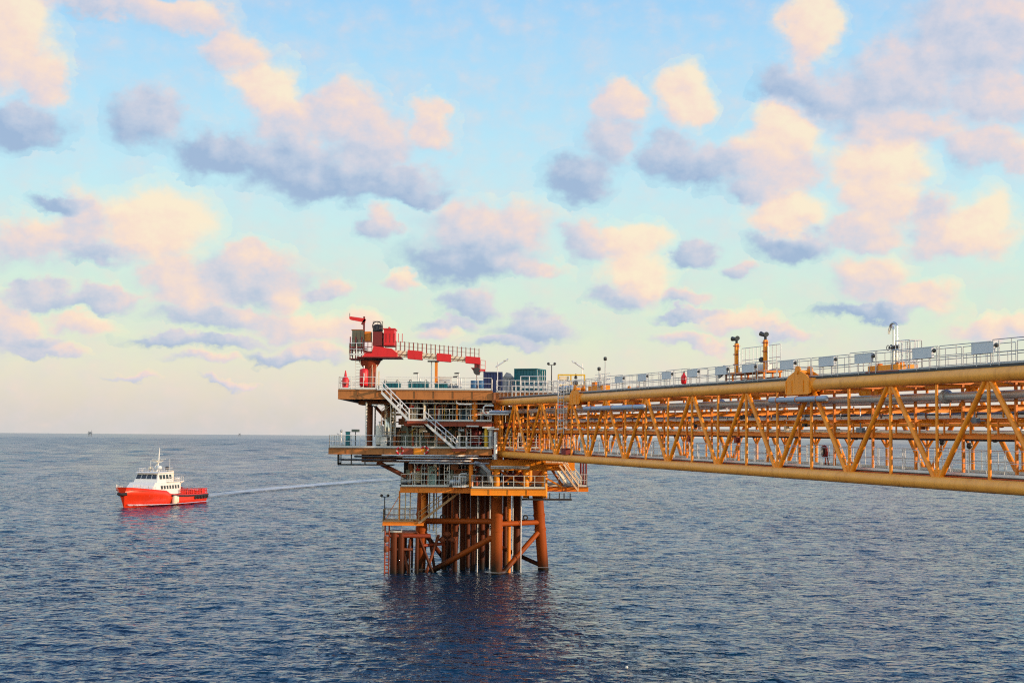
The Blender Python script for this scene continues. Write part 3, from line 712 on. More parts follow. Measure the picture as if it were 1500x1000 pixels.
xT0, xM0, xC0, xL0 = PX(495, FY, 575), PX(592, FY + .6, 617), PX(481, FY, 657), PX(586, FY + 1, 714)
deck('top_deck', zT, xT0, XR, FY, BY, .85, 'brown', nx=8, ny=4, face='orange_shaded')
deck('top_deck', zT - .004, XR + .02, XB, YB, BY, .8, 'orange_shaded', nx=5, ny=3)
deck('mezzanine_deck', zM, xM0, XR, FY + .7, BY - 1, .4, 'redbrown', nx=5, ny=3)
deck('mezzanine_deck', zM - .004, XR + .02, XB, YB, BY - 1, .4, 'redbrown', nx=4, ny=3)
deck('main_deck', zC, xC0, XR, FY, BY, .55, 'brown', nx=8, ny=4, face='orange_shaded')
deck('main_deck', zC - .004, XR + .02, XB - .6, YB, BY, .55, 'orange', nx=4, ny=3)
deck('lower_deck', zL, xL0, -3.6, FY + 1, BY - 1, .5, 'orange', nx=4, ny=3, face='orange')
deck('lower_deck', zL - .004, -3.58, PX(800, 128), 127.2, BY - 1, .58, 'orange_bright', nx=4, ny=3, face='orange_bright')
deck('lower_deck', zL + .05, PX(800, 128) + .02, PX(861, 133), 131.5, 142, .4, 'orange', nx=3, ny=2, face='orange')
# second girder layer below the main deck
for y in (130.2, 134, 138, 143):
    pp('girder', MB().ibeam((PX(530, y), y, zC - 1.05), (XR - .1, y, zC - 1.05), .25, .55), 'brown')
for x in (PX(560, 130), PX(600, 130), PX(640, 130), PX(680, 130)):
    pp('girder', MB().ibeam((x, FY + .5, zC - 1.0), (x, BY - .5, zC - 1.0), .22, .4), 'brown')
# big bright portal beam under the bridge end, sloping shoulder at its left
y = 130.6
x1, x2, x3 = PX(690, y), PX(716, y), PX(842, y)
za, zb_ = PZ(664, y, 690), PZ(673, y, 720)
pp('portal_beam', MB().prism([(PX(655, y), y, za + .25), (PX(655, y), y, za - .3), (x1 + .2, y, za - .35), (x2, y, zb_ - .95), (x3, y, zb_ - .95), (x3, y, zb_ + .0), (x2 + .3, y, zb_ + .0), (x1 + .8, y, za + .25)], (0, .5, 0)), 'orange_bright')
pp('portal_beam', MB().ibeam((x2, y + 3.4, zb_ - .5), (x3, y + 3.4, zb_ - .5), .4, .9), 'orange_bright')
for px in (728, 771, 798): 
    x = PX(px, y); pp('portal_column', MB().tube((x, y + .25, zL - 1.0), (x, y + .25, zb_ - .9), .27, 14), 'orange_bright')
for px in (728, 771):
    x = PX(px, y); pp('portal_column', MB().tube((x, y + 3.4, zL), (x, y + 3.4, zb_ - .9), .22, 12), 'orange')
for a, b_ in ((731, 768), (768, 731), (775, 796)):
    pp('portal_brace', MB().tube((PX(a, y), y + 1.4, zL + .1), (PX(b_, y), y + 1.4, zb_ - 1.0), .1, 8), 'orange')
pp('portal_brace', MB().bar((PX(799, y), y + .3, zb_ - 1.6), (PX(824, y), y + .3, zL), .16), 'orange_bright')

# columns between the decks
def col(px, Y, z0, z1, r, mat, n=14): return pp('column', MB().tube((PX(px, Y), Y, z0), (PX(px, Y), Y, z1), r, n), mat)
col(540.5, 133, zC, zT - .9, .33, 'rust', 20)
col(602, 131.2, zL, zC - .6, .22, 'brown'); col(690.5, 129.6, zL, zC - .6, .2, 'orange'); col(727, 131.5, zC, zT - .9, .25, 'orange')
for px, Y, z0, z1, r, mt in ((695, 130, zM, zT - .9, .26, 'orange'), (695, 131.5, zC, zM - .4, .26, 'brown'), (621, 129.9, zM, zT - .9, .1, 'cream'), (669, 129.9, zM, zT - .9, .09, 'orange'),
                         (570, 136, zC, zT - .9, .3, 'rust'), (640, 137, zC, zT - .9, .3, 'brown'), (640, 137, zL, zC, .3, 'brown'), (700, 138, zL, zT - .9, .3, 'brown'), (610, 143, zL, zT - .9, .35, 'rust'),
                         (760, 138, zL, zT - .9, .3, 'orange'), (820, 139, zC, zT - .9, .28, 'orange'), (690, 145, zL, zT - .9, .35, 'rust'), (790, 145, zL, zT - .9, .35, 'brown')):
    col(px, Y, z0, z1, r, mt)
for (a, za_, b_, zb2, Y) in ((640, zC, 695, zM - .4, 133.5), (570, zC, 610, zM, 136.5), (700, zM, 640, zT - .9, 137.5), (545, zT - 1.2, 575, zC + 2, 133.5)):
    pp('brace', MB().tube((PX(a, Y), Y, za_), (PX(b_, Y), Y, zb2), .14, 10), 'rust')
# struts under the overhanging left end
for Y in (130.5, 137):
    pp('brace', MB().tube((PX(553, Y), Y, PZ(677, Y)), (PX(595, Y), Y, PZ(698, Y)), .2, 10), 'rust')
pp('girder', MB().span((xT0 + 1.6, 131.5, zT - 1.35), (PX(575, 131), 135.5, zT - .94)), 'brown')
# service platform slung under the left end of the main deck
for px in (496, 515, 535): pp('hanger', MB().bar((PX(px, 130), 130, zC - .6), (PX(px, 130), 130, zC - 1.55), .1), 'dark')
pp('service_platform', MB().span((PX(495, 129.4), 129.4, zC - 1.62), (PX(575, 129.4), 132, zC - 1.54)), 'dark')
o_ = pp('service_platform', MB().rail([(PX(495, 129.4), 129.4, zC - 1.54), (PX(495, 129.4), 132, zC - 1.54)], .9, 1, .03), 'dark')

# jacket
def leg(p, q, zt, r):
    a = P(*p[:2], p[2]); a.z = zt; b = P(*q[:2], q[2]); d = (b - a); b = b + d * (6 / abs(d.z))
    return pp('leg', MB().tube(a, b, r, 24), 'legpaint'), a, b
LG = {}
for k, p, q, r in (('a', (619.5, 740, 134.0), (615, 835, 135.2), .52), ('b', (728, 725, 131.9), (727.5, 838, 132.7), .53), ('c', (787, 735, 137.0), (796, 836, 138.4), .52), ('d', (668, 735, 142.0), (662, 830, 143.4), .5)):
    LG[k] = leg(p, q, zL - .55, r)[1:]
def lp(k, py):   # point on a leg where it crosses the height of photo row py
    a, b = LG[k]; z = PZ(py, a.y); t = (a.z - z) / (a.z - b.z); return a.lerp(b, t)
for a, b_, pya, pyb, r, mt in (('a', 'b', 763, 763, .27, 'legpaint'), ('b', 'c', 767, 764, .24, 'legpaint'), ('a', 'd', 764, 764, .24, 'conductorpaint'), ('c', 'd', 764, 764, .24, 'conductorpaint'),
                               ('b', 'a', 783, 848, .27, 'legpaint'), ('a', 'd', 775, 835, .22, 'conductorpaint'), ('c', 'b', 775, 850, .25, 'legpaint'), ('d', 'c', 770, 830, .2, 'conductorpaint'), ('a', 'b', 850, 850, .27, 'conductorpaint')):
    pp('brace', MB().tube(lp(a, pya), lp(b_, pyb), r, 14), mt)
for k in 'abcd':
    p = lp(k, 764); d = (LG[k][1] - LG[k][0]).normalized()
    for f in (-.7, .7): pp('leg_collar', MB().tube(p + d * (f - .12), p + d * (f + .12), .57, 24), 'legpaint')
pp('padeye', MB().torus(lp('a', 764).lerp(lp('b', 763), .28) + V((0, 0, .4)), .2, .07, 14, 8, 'y').torus(lp('b', 764).lerp(lp('c', 763), .66) + V((0, 0, .4)), .2, .07, 14, 8, 'y'), 'dark')
for px, Y, r in ((651, 137, .26), (667, 135, .23), (678, 137, .27), (685, 139.5, .25), (693, 136.5, .27), (706, 138, .28), (714, 140.5, .26), (657, 141, .25), (745.5, 134.5, .19), (757, 138, .34), (722, 142, .26), (740, 141, .24), (700, 143, .25)):
    x = PX(px, Y, 780); pp('conductor_pipe', MB().tube((x, Y, -5), (x, Y, zL - .6), r, 14), 'orange' if px == 745.5 else 'conductorpaint')
for px, Y in ((673, 134), (699.5, 134.5), (717.5, 134.5), (751, 135), (763, 134.5)):
    x = PX(px, Y, 780); pp('riser', MB().tube((x, Y, -4), (x, Y, zL - .6), .055, 8), 'galv')

# boat landing at the left foot
yl = 132.6
bl = pp('boat_landing', MB().span((PX(567, yl), yl, zB - .25), (PX(612, yl), yl + 3.6, zB)), 'rust')
for px, w, zt_ in ((577, .34, zB), (587.5, .3, zB - .1), (600, .1, zB - .6), (611, .16, zB)):
    x = PX(px, yl, 800)
    for dy in (0, 3.4):
        MB().tube((x, yl + dy, -3), (x, yl + dy, zt_), w, 12).build('fender_post', 'conductorpaint', bl)
MB().tube((PX(573, yl), yl - .05, zB - .3), (PX(632, yl), yl - .05, zB - .3), .2, 10).build('fender_rail', 'redbrown', bl)
MB().tube((PX(565, yl), yl - .05, zB - 1.55), (PX(606, yl), yl - .05, zB - 1.55), .13, 10).build('fender_rail', 'rust', bl)
MB().tube((PX(618, yl), yl + 1.5, zB - 1.3), (PX(648, yl), yl + 2.5, zB - 1.2), .15, 10).build('fender_rail', 'redbrown', bl)
for a, b_, dy, mt in ((588, 604, .3, 'rust'), (604, 590, .5, 'conductorpaint'), (613, 641, 1.2, 'conductorpaint'), (643, 620, 1.6, 'rust'), (628, 640, 2.2, 'conductorpaint'), (576, 588, 1.0, 'rust')):
    MB().tube((PX(a, yl), yl + dy, zB - .3), (PX(b_, yl), yl + dy, -1), .14, 8).build('landing_brace', mt, bl)
lad = MB()
for x in [PX(p, yl) for p in (566, 572)]: lad.tube((x, yl - .15, -.6), (x, yl - .15, zB + .9), .07, 6)
for k in range(12): lad.tube((PX(566, yl), yl - .15, .1 + k * .32), (PX(572, yl), yl - .15, .1 + k * .32), .045, 6)
lad.build('boarding_ladder', 'redbrown', bl)
for z in (zB - .6, zB - 1.5): MB().lathe((PX(568, yl), yl - .35, z), [(.12, -.3), (.22, -.2), (.22, .2), (.12, .3)], 10).build('fender_block', 'rust', bl)
for px, py in ((655, 782), (648, 790), (663, 790)): MB().ball(P(px, py, yl + 2), .3, 10).tube(P(px - 6, py, yl + 2), P(px + 6, py, yl + 2), .12, 8).build('clamp', 'rust', bl)
MB().rail([(PX(561, yl), yl, zB), (PX(561, yl), yl + 3.4, zB)], 1.2, .6, .02).rail([(PX(561, yl), yl + .1, zB), (PX(590, yl), yl + .1, zB)], 1.1, .8, .018).build('railing', 'galv', bl)
# stair landing above it
ys = 131.6
sl_ = pp('stair_landing', MB().span((PX(562, ys), ys, zS - .12), (PX(622, ys), ys + 2.2, zS)), 'orange')
MB().ibeam((PX(562, ys), ys - .06, zS - .2), (PX(622, ys), ys - .06, zS - .2), .1, .28).build('edge_beam', 'orange', sl_)
MB().rail([(PX(622, ys) - .6, ys + 2.1, zS), (PX(562, ys) + .05, ys + 2.1, zS), (PX(562, ys) + .05, ys + .05, zS), (PX(606, ys), ys + .05, zS)], 1.15, .45, .02).build('railing', 'rustcream', sl_)
for px in (584, 593, 600):
    MB().tube((PX(px, ys), ys + 1.8, zS), (PX(px, ys), ys + 1.8, zL - .5), .05 if px != 584 else .09, 8).build('hanger', 'cream', sl_)
MB().bar((PX(564, ys), ys + .2, zS), (PX(586, ys), ys + .2, zS + 2.4), .06).bar((PX(586, ys), ys + .2, zS), (PX(586, ys), ys + .2, zL - .5), .1).build('hanger', 'orange', sl_)
pp('column', MB().tube((PX(620, ys), ys + 1.6, zS), (PX(620, ys), ys + 1.6, zL - .5), .24, 14), 'orange')
MB().tube((PX(628, ys), ys + 2.6, zS - 1), (PX(628, ys), ys + 2.6, zL - .5), .06, 8).tube((PX(634, ys), ys + 2.8, zS - 1), (PX(634, ys), ys + 2.8, zL - .5), .08, 8).tube((PX(638, ys), ys + 2.8, zS - 2), (PX(638, ys), ys + 2.8, zL - .5), .05, 8).build('hanger', 'cream', sl_)

# stairs
def stair(p, q, wd, mat, n=None, hr=1.0, mr='galv'):
    """flight from top p to foot q; width wd away from us"""
    p = V(p); q = V(q); o = V((0, wd, 0)); st = pp('staircase', MB().bar(p, q, .06, .2).bar(p + o, q + o, .06, .2), mat)
    n = n or int(abs(p.z - q.z) / .22); t = MB()
    for i in range(1, n):
        c = p.lerp(q, i / n); t.span((c.x - .13, c.y + .04, c.z - .02), (c.x + .13, c.y + wd - .04, c.z + .02))
    t.build('treads', mat, st)
    for k in (0, 1):
        h = MB(); a, b = p + o * k, q + o * k
        for f in (1, .55): h.tube(a + V((0, 0, hr * f)), b + V((0, 0, hr * f)), .035, 6)
        m = max(3, int((b - a).length / 1.0))
        for i in range(m + 1): c = a.lerp(b, i / m); h.tube(c, c + V((0, 0, hr)), .024, 6)
        h.build('handrail', mr, st)
    return st
yF = FY - .95
def pt(px, py, Y): return P(px, py, Y)
stair(pt(559, 575, yF), pt(599, 616, yF), .9, 'galv')
stair(pt(622, 619, yF), pt(668, 659, yF), .9, 'galv')
stair(pt(671, 722, ys - .2), pt(613, 766, ys - .2), .9, 'rustcream', mr='rustcream')
stair(pt(819, 681, 129.0), pt(847, 719, 131.0), 1.0, 'rustcream', mr='cream')
stair(pt(812, 683, 133.0), pt(838, 717, 134.0), 1.0, 'cream', mr='cream')
stair(pt(826, 680, 130.2), pt(852, 716, 131.8), 1.0, 'rustcream', mr='cream')
stair(pt(806, 684, 134.4), pt(826, 714, 135.0), 1.0, 'orange', mr='cream')
pp('stair_landing', MB().span((PX(797, 130), 128.6, B0.z - .85), (PX(824, 130), 135.6, B0.z - .76)), 'orange')
for px, Y, z0, z1, r in ((742, 137, zL, zT - .9, .24), (752, 136.2, zC, zT - .9, .12), (765, 136, zC, zT - .9, .16), (776, 140, zL, zT - .9, .26), (783, 136.4, zC, zT - .9, .12), (800, 136, zC, zT - .9, .2), (815, 138, zC, zT - .9, .14), (832, 136.5, zC, zT - .9, .2), (808, 142, zC, zT - .9, .25)):
    col(px, Y, z0, z1, r, 'orange_bright')
for a, b_, Y in ((742, 765, 137), (776, 800, 138), (800, 832, 137.5), (832, 800, 139)):
    pp('brace', MB().tube((PX(a, Y), Y, zC + .1), (PX(b_, Y), Y, zT - 1), .11, 8), 'orange')
# landings reached by the stairs
for a, b_, z, lb in ((596, 626, zM, 'm'), (663, 683, zC, 'c')):
    s = pp('stair_landing', MB().span((PX(a, yF), yF - .05, z - .08), (PX(b_, yF), FY - .03 if lb == 'c' else FY + .68, z)), 'galv')
    MB().ibeam((PX(a, yF), yF - .1, z - .14), (PX(b_, yF), yF - .1, z - .14), .1, .26).build('edge_beam', 'redbrown', s)
    MB().rail([(PX(a + (3 if lb == 'm' else 7), yF), yF, z), (PX(b_ - (6 if lb == 'm' else 0), yF), yF, z)], 1.1, .9, .03).build('railing', 'white', s)
pp('stair_landing', MB().span((PX(551, yF), yF, zT - .1), (PX(562, yF), FY - .01, zT - .02)), 'galv')

# railings, run by run
def prail(pts, mat='white', step=1.25, h=1.1, r=.024, rails=(1.0, .52)): return pp('railing', MB().rail(pts, h, step, r, rails), mat)
e = .08
prail([(PX(563, FY), FY + e, zT), (XR - e, FY + e, zT), (XR - e, YB - .2, zT)])
prail([(PX(549, FY), FY + e, zT), (xT0 + e, FY + e, zT), (xT0 + e, BY - e, zT), (XB - e, BY - e, zT), (XB - e, YB + e, zT), (XR + .3, YB + e, zT)])
prail([(xM0 + e, BY - 1.1, zM), (xM0 + e, FY + .78, zM), (PX(597, FY), FY + .78, zM)], step=1.0)
prail([(PX(627, FY + .7), FY + .78, zM), (XR - e, FY + .78, zM)], step=1.0)
prail([(PX(661, FY), FY + e, zC), (xC0 + e, FY + e, zC), (xC0 + e, BY - e, zC)], step=1.3)
prail([(PX(684, FY), FY + e, zC), (XR - e, FY + e, zC), (XR - e, FY + 2.4, zC)], step=1.1)
prail([(XR + .1, YB + .1, zC), (XB - .7, YB + .1, zC), (XB - .7, BY - e, zC)], step=1.2)
prail([(xL0 + e, BY - 1.2, zL), (xL0 + e, FY + 1.1, zL), (-3.7, FY + 1.1, zL)], step=1.0)
prail([(-3.5, FY + 1.0, zL), (-3.5, 127.3, zL), (PX(799, 127.3), 127.3, zL), (PX(799, 127.3), 131.4, zL)], step=1.0)
prail([(PX(802, 131.6), 131.6, zL + .05), (PX(818, 131.6), 131.6, zL + .05)], step=.7); prail([(PX(850, 131.6), 131.6, zL + .05), (PX(860, 132), 131.6, zL + .05), (PX(860, 132), 141.8, zL + .05)], step=.8)
# close vertical bars on the inner walkway of the lower deck
prail([(PX(664, 128.6), 128.6, zL), (PX(683, 128.6), 128.6, zL)], 'galv', .16, 1.0, .02, (1.0, .08))
# brown piles that hang at the right corner
for px in (851, 855, 859): pp('hanger', MB().tube((PX(px, 133), 133.2, zL - .4), (PX(px, 133), 133.2, zC - .9), .09, 8), 'maroon')
# dark catwalk under the right part of the lower deck
yc = 129.5
s = pp('catwalk', MB().span((PX(765, yc), yc, PZ(731.5, yc)), (PX(838, yc), yc + 1.4, PZ(729.5, yc))), 'dark')
for px in (775, 806, 820, 827, 836): MB().bar((PX(px, yc), yc + .6, PZ(730, yc)), (PX(px, yc), yc + .6, zL - .5), .1).build('hanger', 'dark', s)

# pipework threaded through the decks
rp = random.Random(11); npipe = 0
def elbow(pts, r, mat, n=8):
    global npipe; npipe += 1
    return pp('pipe', MB().path(pts, r, n), mat)
# clearly seen runs first: bright header on the right, grey runs under the main deck, loops
x0 = PX(708, 128.6); z0 = PZ(602.5, 128.6); 
elbow([(x0 + .9, 128.6, z0 + .55), (x0 + .15, 128.6, z0 + .55), (x0, 128.6, z0 + .4), (x0, 128.6, z0 - .05), (x0 + .15, 128.6, z0 - .22), (PX(745, 128.6), 128.6, z0 - .22)], .075, 'white')
elbow([(x0 + .5, 128.8, z0), (PX(748, 128.8), 128.8, z0)], .15, 'bluegrey', 12)
for k, (pa, pb, py, mt, r) in enumerate(((560, 700, 667, 'galv', .07), (590, 716, 670.5, 'pipegrey', .06), (575, 690, 674.5, 'galv', .05), (600, 716, 678, 'pipegrey', .08), (520, 590, 669, 'dark', .09), (500, 580, 674, 'dark', .08))):
    Y = 128.75 - .12 * (k % 3); elbow([(PX(pa, Y), Y + 2, PZ(py, Y)), (PX(pa, Y), Y, PZ(py, Y)), (PX(pb, Y), Y, PZ(py, Y)), (PX(pb, Y), Y + 2, PZ(py, Y) )], r, mt)
elbow([(PX(695, 129.3), 129.3, PZ(677, 129.3)), (PX(706, 129.3), 129.3, PZ(680, 129.3)), (PX(716, 129.3), 129.3, PZ(690, 129.3)), (PX(718, 129.3), 130.4, PZ(705, 129.3))], .2, 'pipegrey', 12)
elbow([(PX(719, 129), 129.2, PZ(682.5, 129)), (PX(776, 129), 129.2, PZ(682.5, 129))], .07, 'galv'); elbow([(PX(719, 129), 129.3, PZ(685, 129)), (PX(776, 129), 129.3, PZ(685, 129))], .06, 'pipegrey')
for px, py0, py1, r, mt in ((668, 574, 592, .09, 'yellow'), (712, 624, 655, .16, 'yellow'), (719, 627, 656, .22, 'pipegrey'), (726, 632, 672, .17, 'galv'), (723, 575, 590, .16, 'brown'), (605, 640, 655, .1, 'redbrown'), (578, 640, 655, .12, 'brown'), (536, 590, 655, .08, 'white'), (549, 592, 640, .07, 'dark')):
    elbow([(PX(px, 129.6), 129.6 if px < 720 else 129.0, PZ(py0, 129.6)), (PX(px, 129.6), 129.6 if px < 720 else 129.0, PZ(py1, 129.6))], r, mt, 10)
elbow([(PX(668, 129.2), 129.4, zT - .9), (PX(668, 129.2), 129.4, PZ(590, 129.2)), (PX(672, 129.2), 129.4, PZ(591.5, 129.2)), (PX(690, 129.2), 129.4, PZ(591.5, 129.2))], .09, 'galv')
cols_ = ['pipegrey', 'galv', 'slate', 'brown', 'redbrown', 'orange', 'dark', 'greygreen', 'cream']
boxes = [(xM0 + .3, XR - .3, 130.3, 135, zM + .3, zT - 1.0, 20), (PX(556, 131), XR - .3, 130.5, 136, zC + .3, zM - .5, 20), (xL0 + .5, XR, 131, 136, zL + .3, zC - 1.3, 16), (XR + .3, XB - 1, 135.2, 139, zM + .2, zT - 1, 8), (XR + .3, XB - 1, 135.2, 139, zC + .3, zM - .5, 8), (PX(555, 131), xM0, 131.5, 135, zM - 1, zT - 1.4, 8)]
for (xa, xb, ya, yb, za_, zb2, n) in boxes:
    for i in range(n):
        r = rp.choice([.04, .05, .06, .08, .1, .13]); y = rp.uniform(ya, yb); mt = rp.choice(cols_); x = rp.uniform(xa, xb)
        k = rp.random()
        if k < .42:
            elbow([(x, y, za_ - .25), (x, y, zb2 + .3)], r, mt)
        elif k < .75:
            z = rp.uniform(za_ + .5, zb2); x2_ = min(xb, x + rp.uniform(1.5, 6)); elbow([(x, y, za_ - .25), (x, y, z - .1), (x + .1, y, z), (x2_, y, z)], r, mt)
        else:
            z = rp.uniform(za_ + .4, zb2); x2_ = min(xb, x + rp.uniform(2, 7)); elbow([(x, y, zb2 + .3), (x, y, z + .1), (x + .1, y, z), (x2_ - .1, y, z), (x2_, y, z - .1), (x2_, y, za_ - .2)], r, mt)
for i in range(36):
    xa, xb, ya, yb, za_, zb2, n = boxes[i % 4]; x, y, z = rp.uniform(xa, xb), rp.uniform(ya - .3, ya + 1.5), rp.uniform(za_ + .3, zb2 - .3)
    r = rp.uniform(.1, .17)
    m_ = MB().lathe((x, y, z), [(r * .5, -r * 1.6), (r, -r * 1.5), (r, -r * 1.1), (r * .6, -r), (r * .9, 0), (r * .6, r), (r, r * 1.1), (r, r * 1.5), (r * .5, r * 1.6)], 12, 'x')
    m_.tube((x, y, z), (x, y, z + r * 3), r * .25, 6).torus((x, y, z + r * 3), r * 1.1, r * .15, 14, 5, 'z')
    pp('valve', m_, rp.choice(['pipegrey', 'galv', 'red', 'slate', 'dark', 'steel']))
# small fittings: lights under deck edges, cable trays, sign plates
for px, Y, z in ((553, FY - .2, zT - 1.5), (627, FY + .5, zT - 1.0), (612, FY + .3, zM - .55), (692, FY + .3, zM - .5), (715, FY + .4, zM - .6), (722, FY + .2, zM - .75), (640, FY + .3, zC - .75)):
    pp('ceiling_light', MB().span((PX(px, Y) - .55, Y - .08, z), (PX(px, Y) + .55, Y + .12, z + .12)), 'white')
pp('cable_tray', MB().span((xM0, FY + .75, zT - 1.25), (XR, FY + 1.2, zT - 1.18)), 'galv'); pp('cable_tray', MB().span((xM0, FY + 1.0, zC - .9), (XR, FY + 1.5, zC - .82)), 'galv')
# grey-green walls, and dark sheets added as shade in the inner bays
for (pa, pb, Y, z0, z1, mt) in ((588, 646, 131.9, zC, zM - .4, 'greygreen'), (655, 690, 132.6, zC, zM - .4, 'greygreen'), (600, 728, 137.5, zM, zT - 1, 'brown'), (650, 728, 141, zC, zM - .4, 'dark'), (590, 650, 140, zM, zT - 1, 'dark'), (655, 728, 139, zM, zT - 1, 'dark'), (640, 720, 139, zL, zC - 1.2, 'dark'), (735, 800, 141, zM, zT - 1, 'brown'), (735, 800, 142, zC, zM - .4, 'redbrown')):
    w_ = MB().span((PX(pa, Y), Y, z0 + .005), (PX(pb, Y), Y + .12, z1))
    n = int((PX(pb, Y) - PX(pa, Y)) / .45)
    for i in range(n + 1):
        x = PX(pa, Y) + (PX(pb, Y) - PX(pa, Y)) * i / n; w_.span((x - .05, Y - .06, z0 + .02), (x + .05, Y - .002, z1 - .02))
    pp('wall_shade_panel', w_, mt)

# conduits, brackets and gratings: the small stuff that fills every bay
for (xa, xb, ya, yb, za_, zb2, n) in boxes:
    for i in range(9):
        x, y = rp.uniform(xa, xb), rp.uniform(ya - .6, ya + .6); r = rp.uniform(.02, .035)
        pp('conduit', MB().path([(x, y, za_ - .25), (x, y, zb2 - .4), (x + rp.uniform(-.8, .8), y, zb2 + .2)], r, 6), rp.choice(['galv', 'white', 'cream', 'yellow', 'rustcream']))
    for i in range(8):
        x, y, z = rp.uniform(xa, xb), rp.uniform(ya - .5, yb), rp.uniform(za_, zb2)
        pp('bracket', MB().bar((x, y, z), (x + rp.uniform(.4, 1.2), y, z), .09).bar((x, y, z - .05), (x, y, z - rp.uniform(.4, .9)), .08), rp.choice(['brown', 'orange', 'redbrown', 'rust']))
    for i in range(7):
        x, y, z = rp.uniform(xa, xb), rp.uniform(ya - .4, ya + 1), rp.uniform(za_ + .4, zb2 - .2); w = rp.uniform(.15, .35)
        m_ = MB().span((x - w, y - .1, z - w), (x + w, y + .1, z + w)).span((x - w * .85, y - .13, z - w * .85), (x + w * .85, y - .102, z + w * .85)).tube((x, y, z - w), (x, y, z - w - .5), .025, 6)
        pp('instrument_box', m_, rp.choice(['galv', 'slate', 'dark', 'greygreen', 'red', 'cream', 'brown']))
for k in range(14):
    x = xC0 + 6 + k * .62; pp('joist', MB().bar((x, FY + .3, zC - .8), (x, FY + 4, zC - .8), .08, .22), 'rust')
    x = xM0 + .3 + k * .55; pp('joist', MB().bar((x, FY + .95, zM - .5), (x, FY + 4.5, zM - .5), .08, .2), 'rust')
    x = xT0 + 5 + k * .62; pp('joist', MB().bar((x, FY + .3, zT - 1.0), (x, FY + 5, zT - 1.0), .08, .24), 'brown')

for pts in ([(xM0 + 1, FY + 2.6, zM), (XR - 1, FY + 2.6, zM)], [(PX(575, 132), 131.4, zC), (XR - .5, 131.4, zC)], [(xC0 + .1, 132.6, zC), (PX(534, 132), 132.6, zC)], [(xL0 + .6, 133.2, zL), (XR, 133.2, zL)], [(xT0 + .2, 134.4, zT), (PX(600, 134), 134.4, zT)], [(xT0 + .2, 140, zT), (XR, 140, zT)], [(XR + .3, YB + 2.2, zT), (XB - .2, YB + 2.2, zT)]):
    prail(pts, 'white', 1.1, 1.1, .02)
for px, Y, z0, z1 in ((607, 130.6, zC, zT - .9), (686, 130.4, zC, zT - .9), (575, 131.0, zC, zT - 1.2), (655, 130.2, zL, zC - .7)):
    x = PX(px, Y); m_ = MB().bar((x - .22, Y, z0), (x - .22, Y, z1), .05).bar((x + .22, Y, z0), (x + .22, Y, z1), .05)
    for i in range(int((z1 - z0) / .3)): m_.tube((x - .22, Y, z0 + .2 + .3 * i), (x + .22, Y, z0 + .2 + .3 * i), .018, 5)
    pp('ladder', m_, 'galv')
for Y in (129.6, 132.4): prail([(PX(800, Y), Y, B0.z - .75), (PX(826, Y), Y, B0.z - .75)], 'cream', .5, 1.0, .022)

for (pa, pb, Y, z0, z1, mt) in ((596, 735, 143.2, zM, zT - .95, 'dark'), (572, 735, 143.4, zC, zM - .5, 'dark'), (592, 735, 142.2, zL, zC - 1.3, 'dark'), (738, 830, 144.5, zC, zM - .5, 'brown'), (738, 800, 140.8, zL, zC - .7, 'brown')):  # dark sheets added behind the bays to stand for deep shade
    pp('wall_shade_panel', MB().span((PX(pa, Y), Y, z0 + .005), (PX(pb, Y), Y + .12, z1)), mt)
# ------------------------------------------------------------------ things standing on the platform
def container(name, label, cat, x0, x1, y0, y1, z0, h, mat, doors=True, group=None):
    o = thing(name, label, cat, ((x0 + x1) / 2, (y0 + y1) / 2, z0), group)
    b = MB().span((x0 + .06, y0 + .06, z0 + .12), (x1 - .06, y1 - .06, z0 + h - .08))
    n = max(3, int((x1 - x0) / .28))
    for i in range(n):
        x = x0 + .15 + (x1 - x0 - .3) * i / (n - 1); b.span((x - .05, y0 + .02, z0 + .16), (x + .05, y0 + .057, z0 + h - .12))
    n = max(3, int((y1 - y0) / .28))
    for i in range(n):
        y = y0 + .15 + (y1 - y0 - .3) * i / (n - 1)
        b.span((x0 + .02, y - .05, z0 + .16), (x0 + .057, y + .05, z0 + h - .12))
        b.span((x1 - .057, y - .05, z0 + .16), (x1 - .02, y + .05, z0 + h - .12))
    b.build('body', mat, o)
    for x in (x0, x1):
        for y in (y0, y1): MB().span((x - .07, y - .07, z0), (x + .07, y + .07, z0 + h)).build('corner_post', mat, o)
    for z in (z0 + .06, z0 + h - .06):
        f = MB()
        for y in (y0, y1): f.bar((x0 + .072, y, z), (x1 - .072, y, z), .1, .118)
        for x in (x0, x1): f.bar((x, y0 + .072, z), (x, y1 - .072, z), .1, .118)
        f.build('frame', mat, o)
    if doors:
        d = MB()
        for yy in (.12, .37, .63, .88): d.tube((x1 + .03, y0 + (y1 - y0) * yy, z0 + .1), (x1 + .03, y0 + (y1 - y0) * yy, z0 + h - .1), .025, 6)
        d.build('door_bars', 'galv', o)
    return o
Yk = 136.0
def c_px(pa, pb, pyt, Y): return PX(pa, Y, 560), PX(pb, Y, 560), PZ(pyt, Y, (pa + pb) / 2)
a, b, zt = c_px(754, 785, 539.5, Yk); o = container('shipping_container', 'large teal container with a lit green ribbed end, tallest box on the top deck', 'container', a + .4, b + .55, Yk, Yk + 2.5, zT + .02, zt - zT - .02, 'teal'); o.rotation_euler.z = R(-21)
a, b, zt = c_px(709, 735, 544.5, Yk); container('shipping_container', 'dark navy container on the top deck just right of the crane boom tip', 'container', a, b, Yk, Yk + 2.6, zT + .02, zt - zT - .02, 'navy', False)
a, b, zt = c_px(737, 752, 547, Yk + .6)
o = container('equipment_housing', 'low slate-grey housing between the navy container and the teal container', 'housing', a, b, Yk + .6, Yk + 3, zT + .02, zt - zT - .35, 'slate', False)
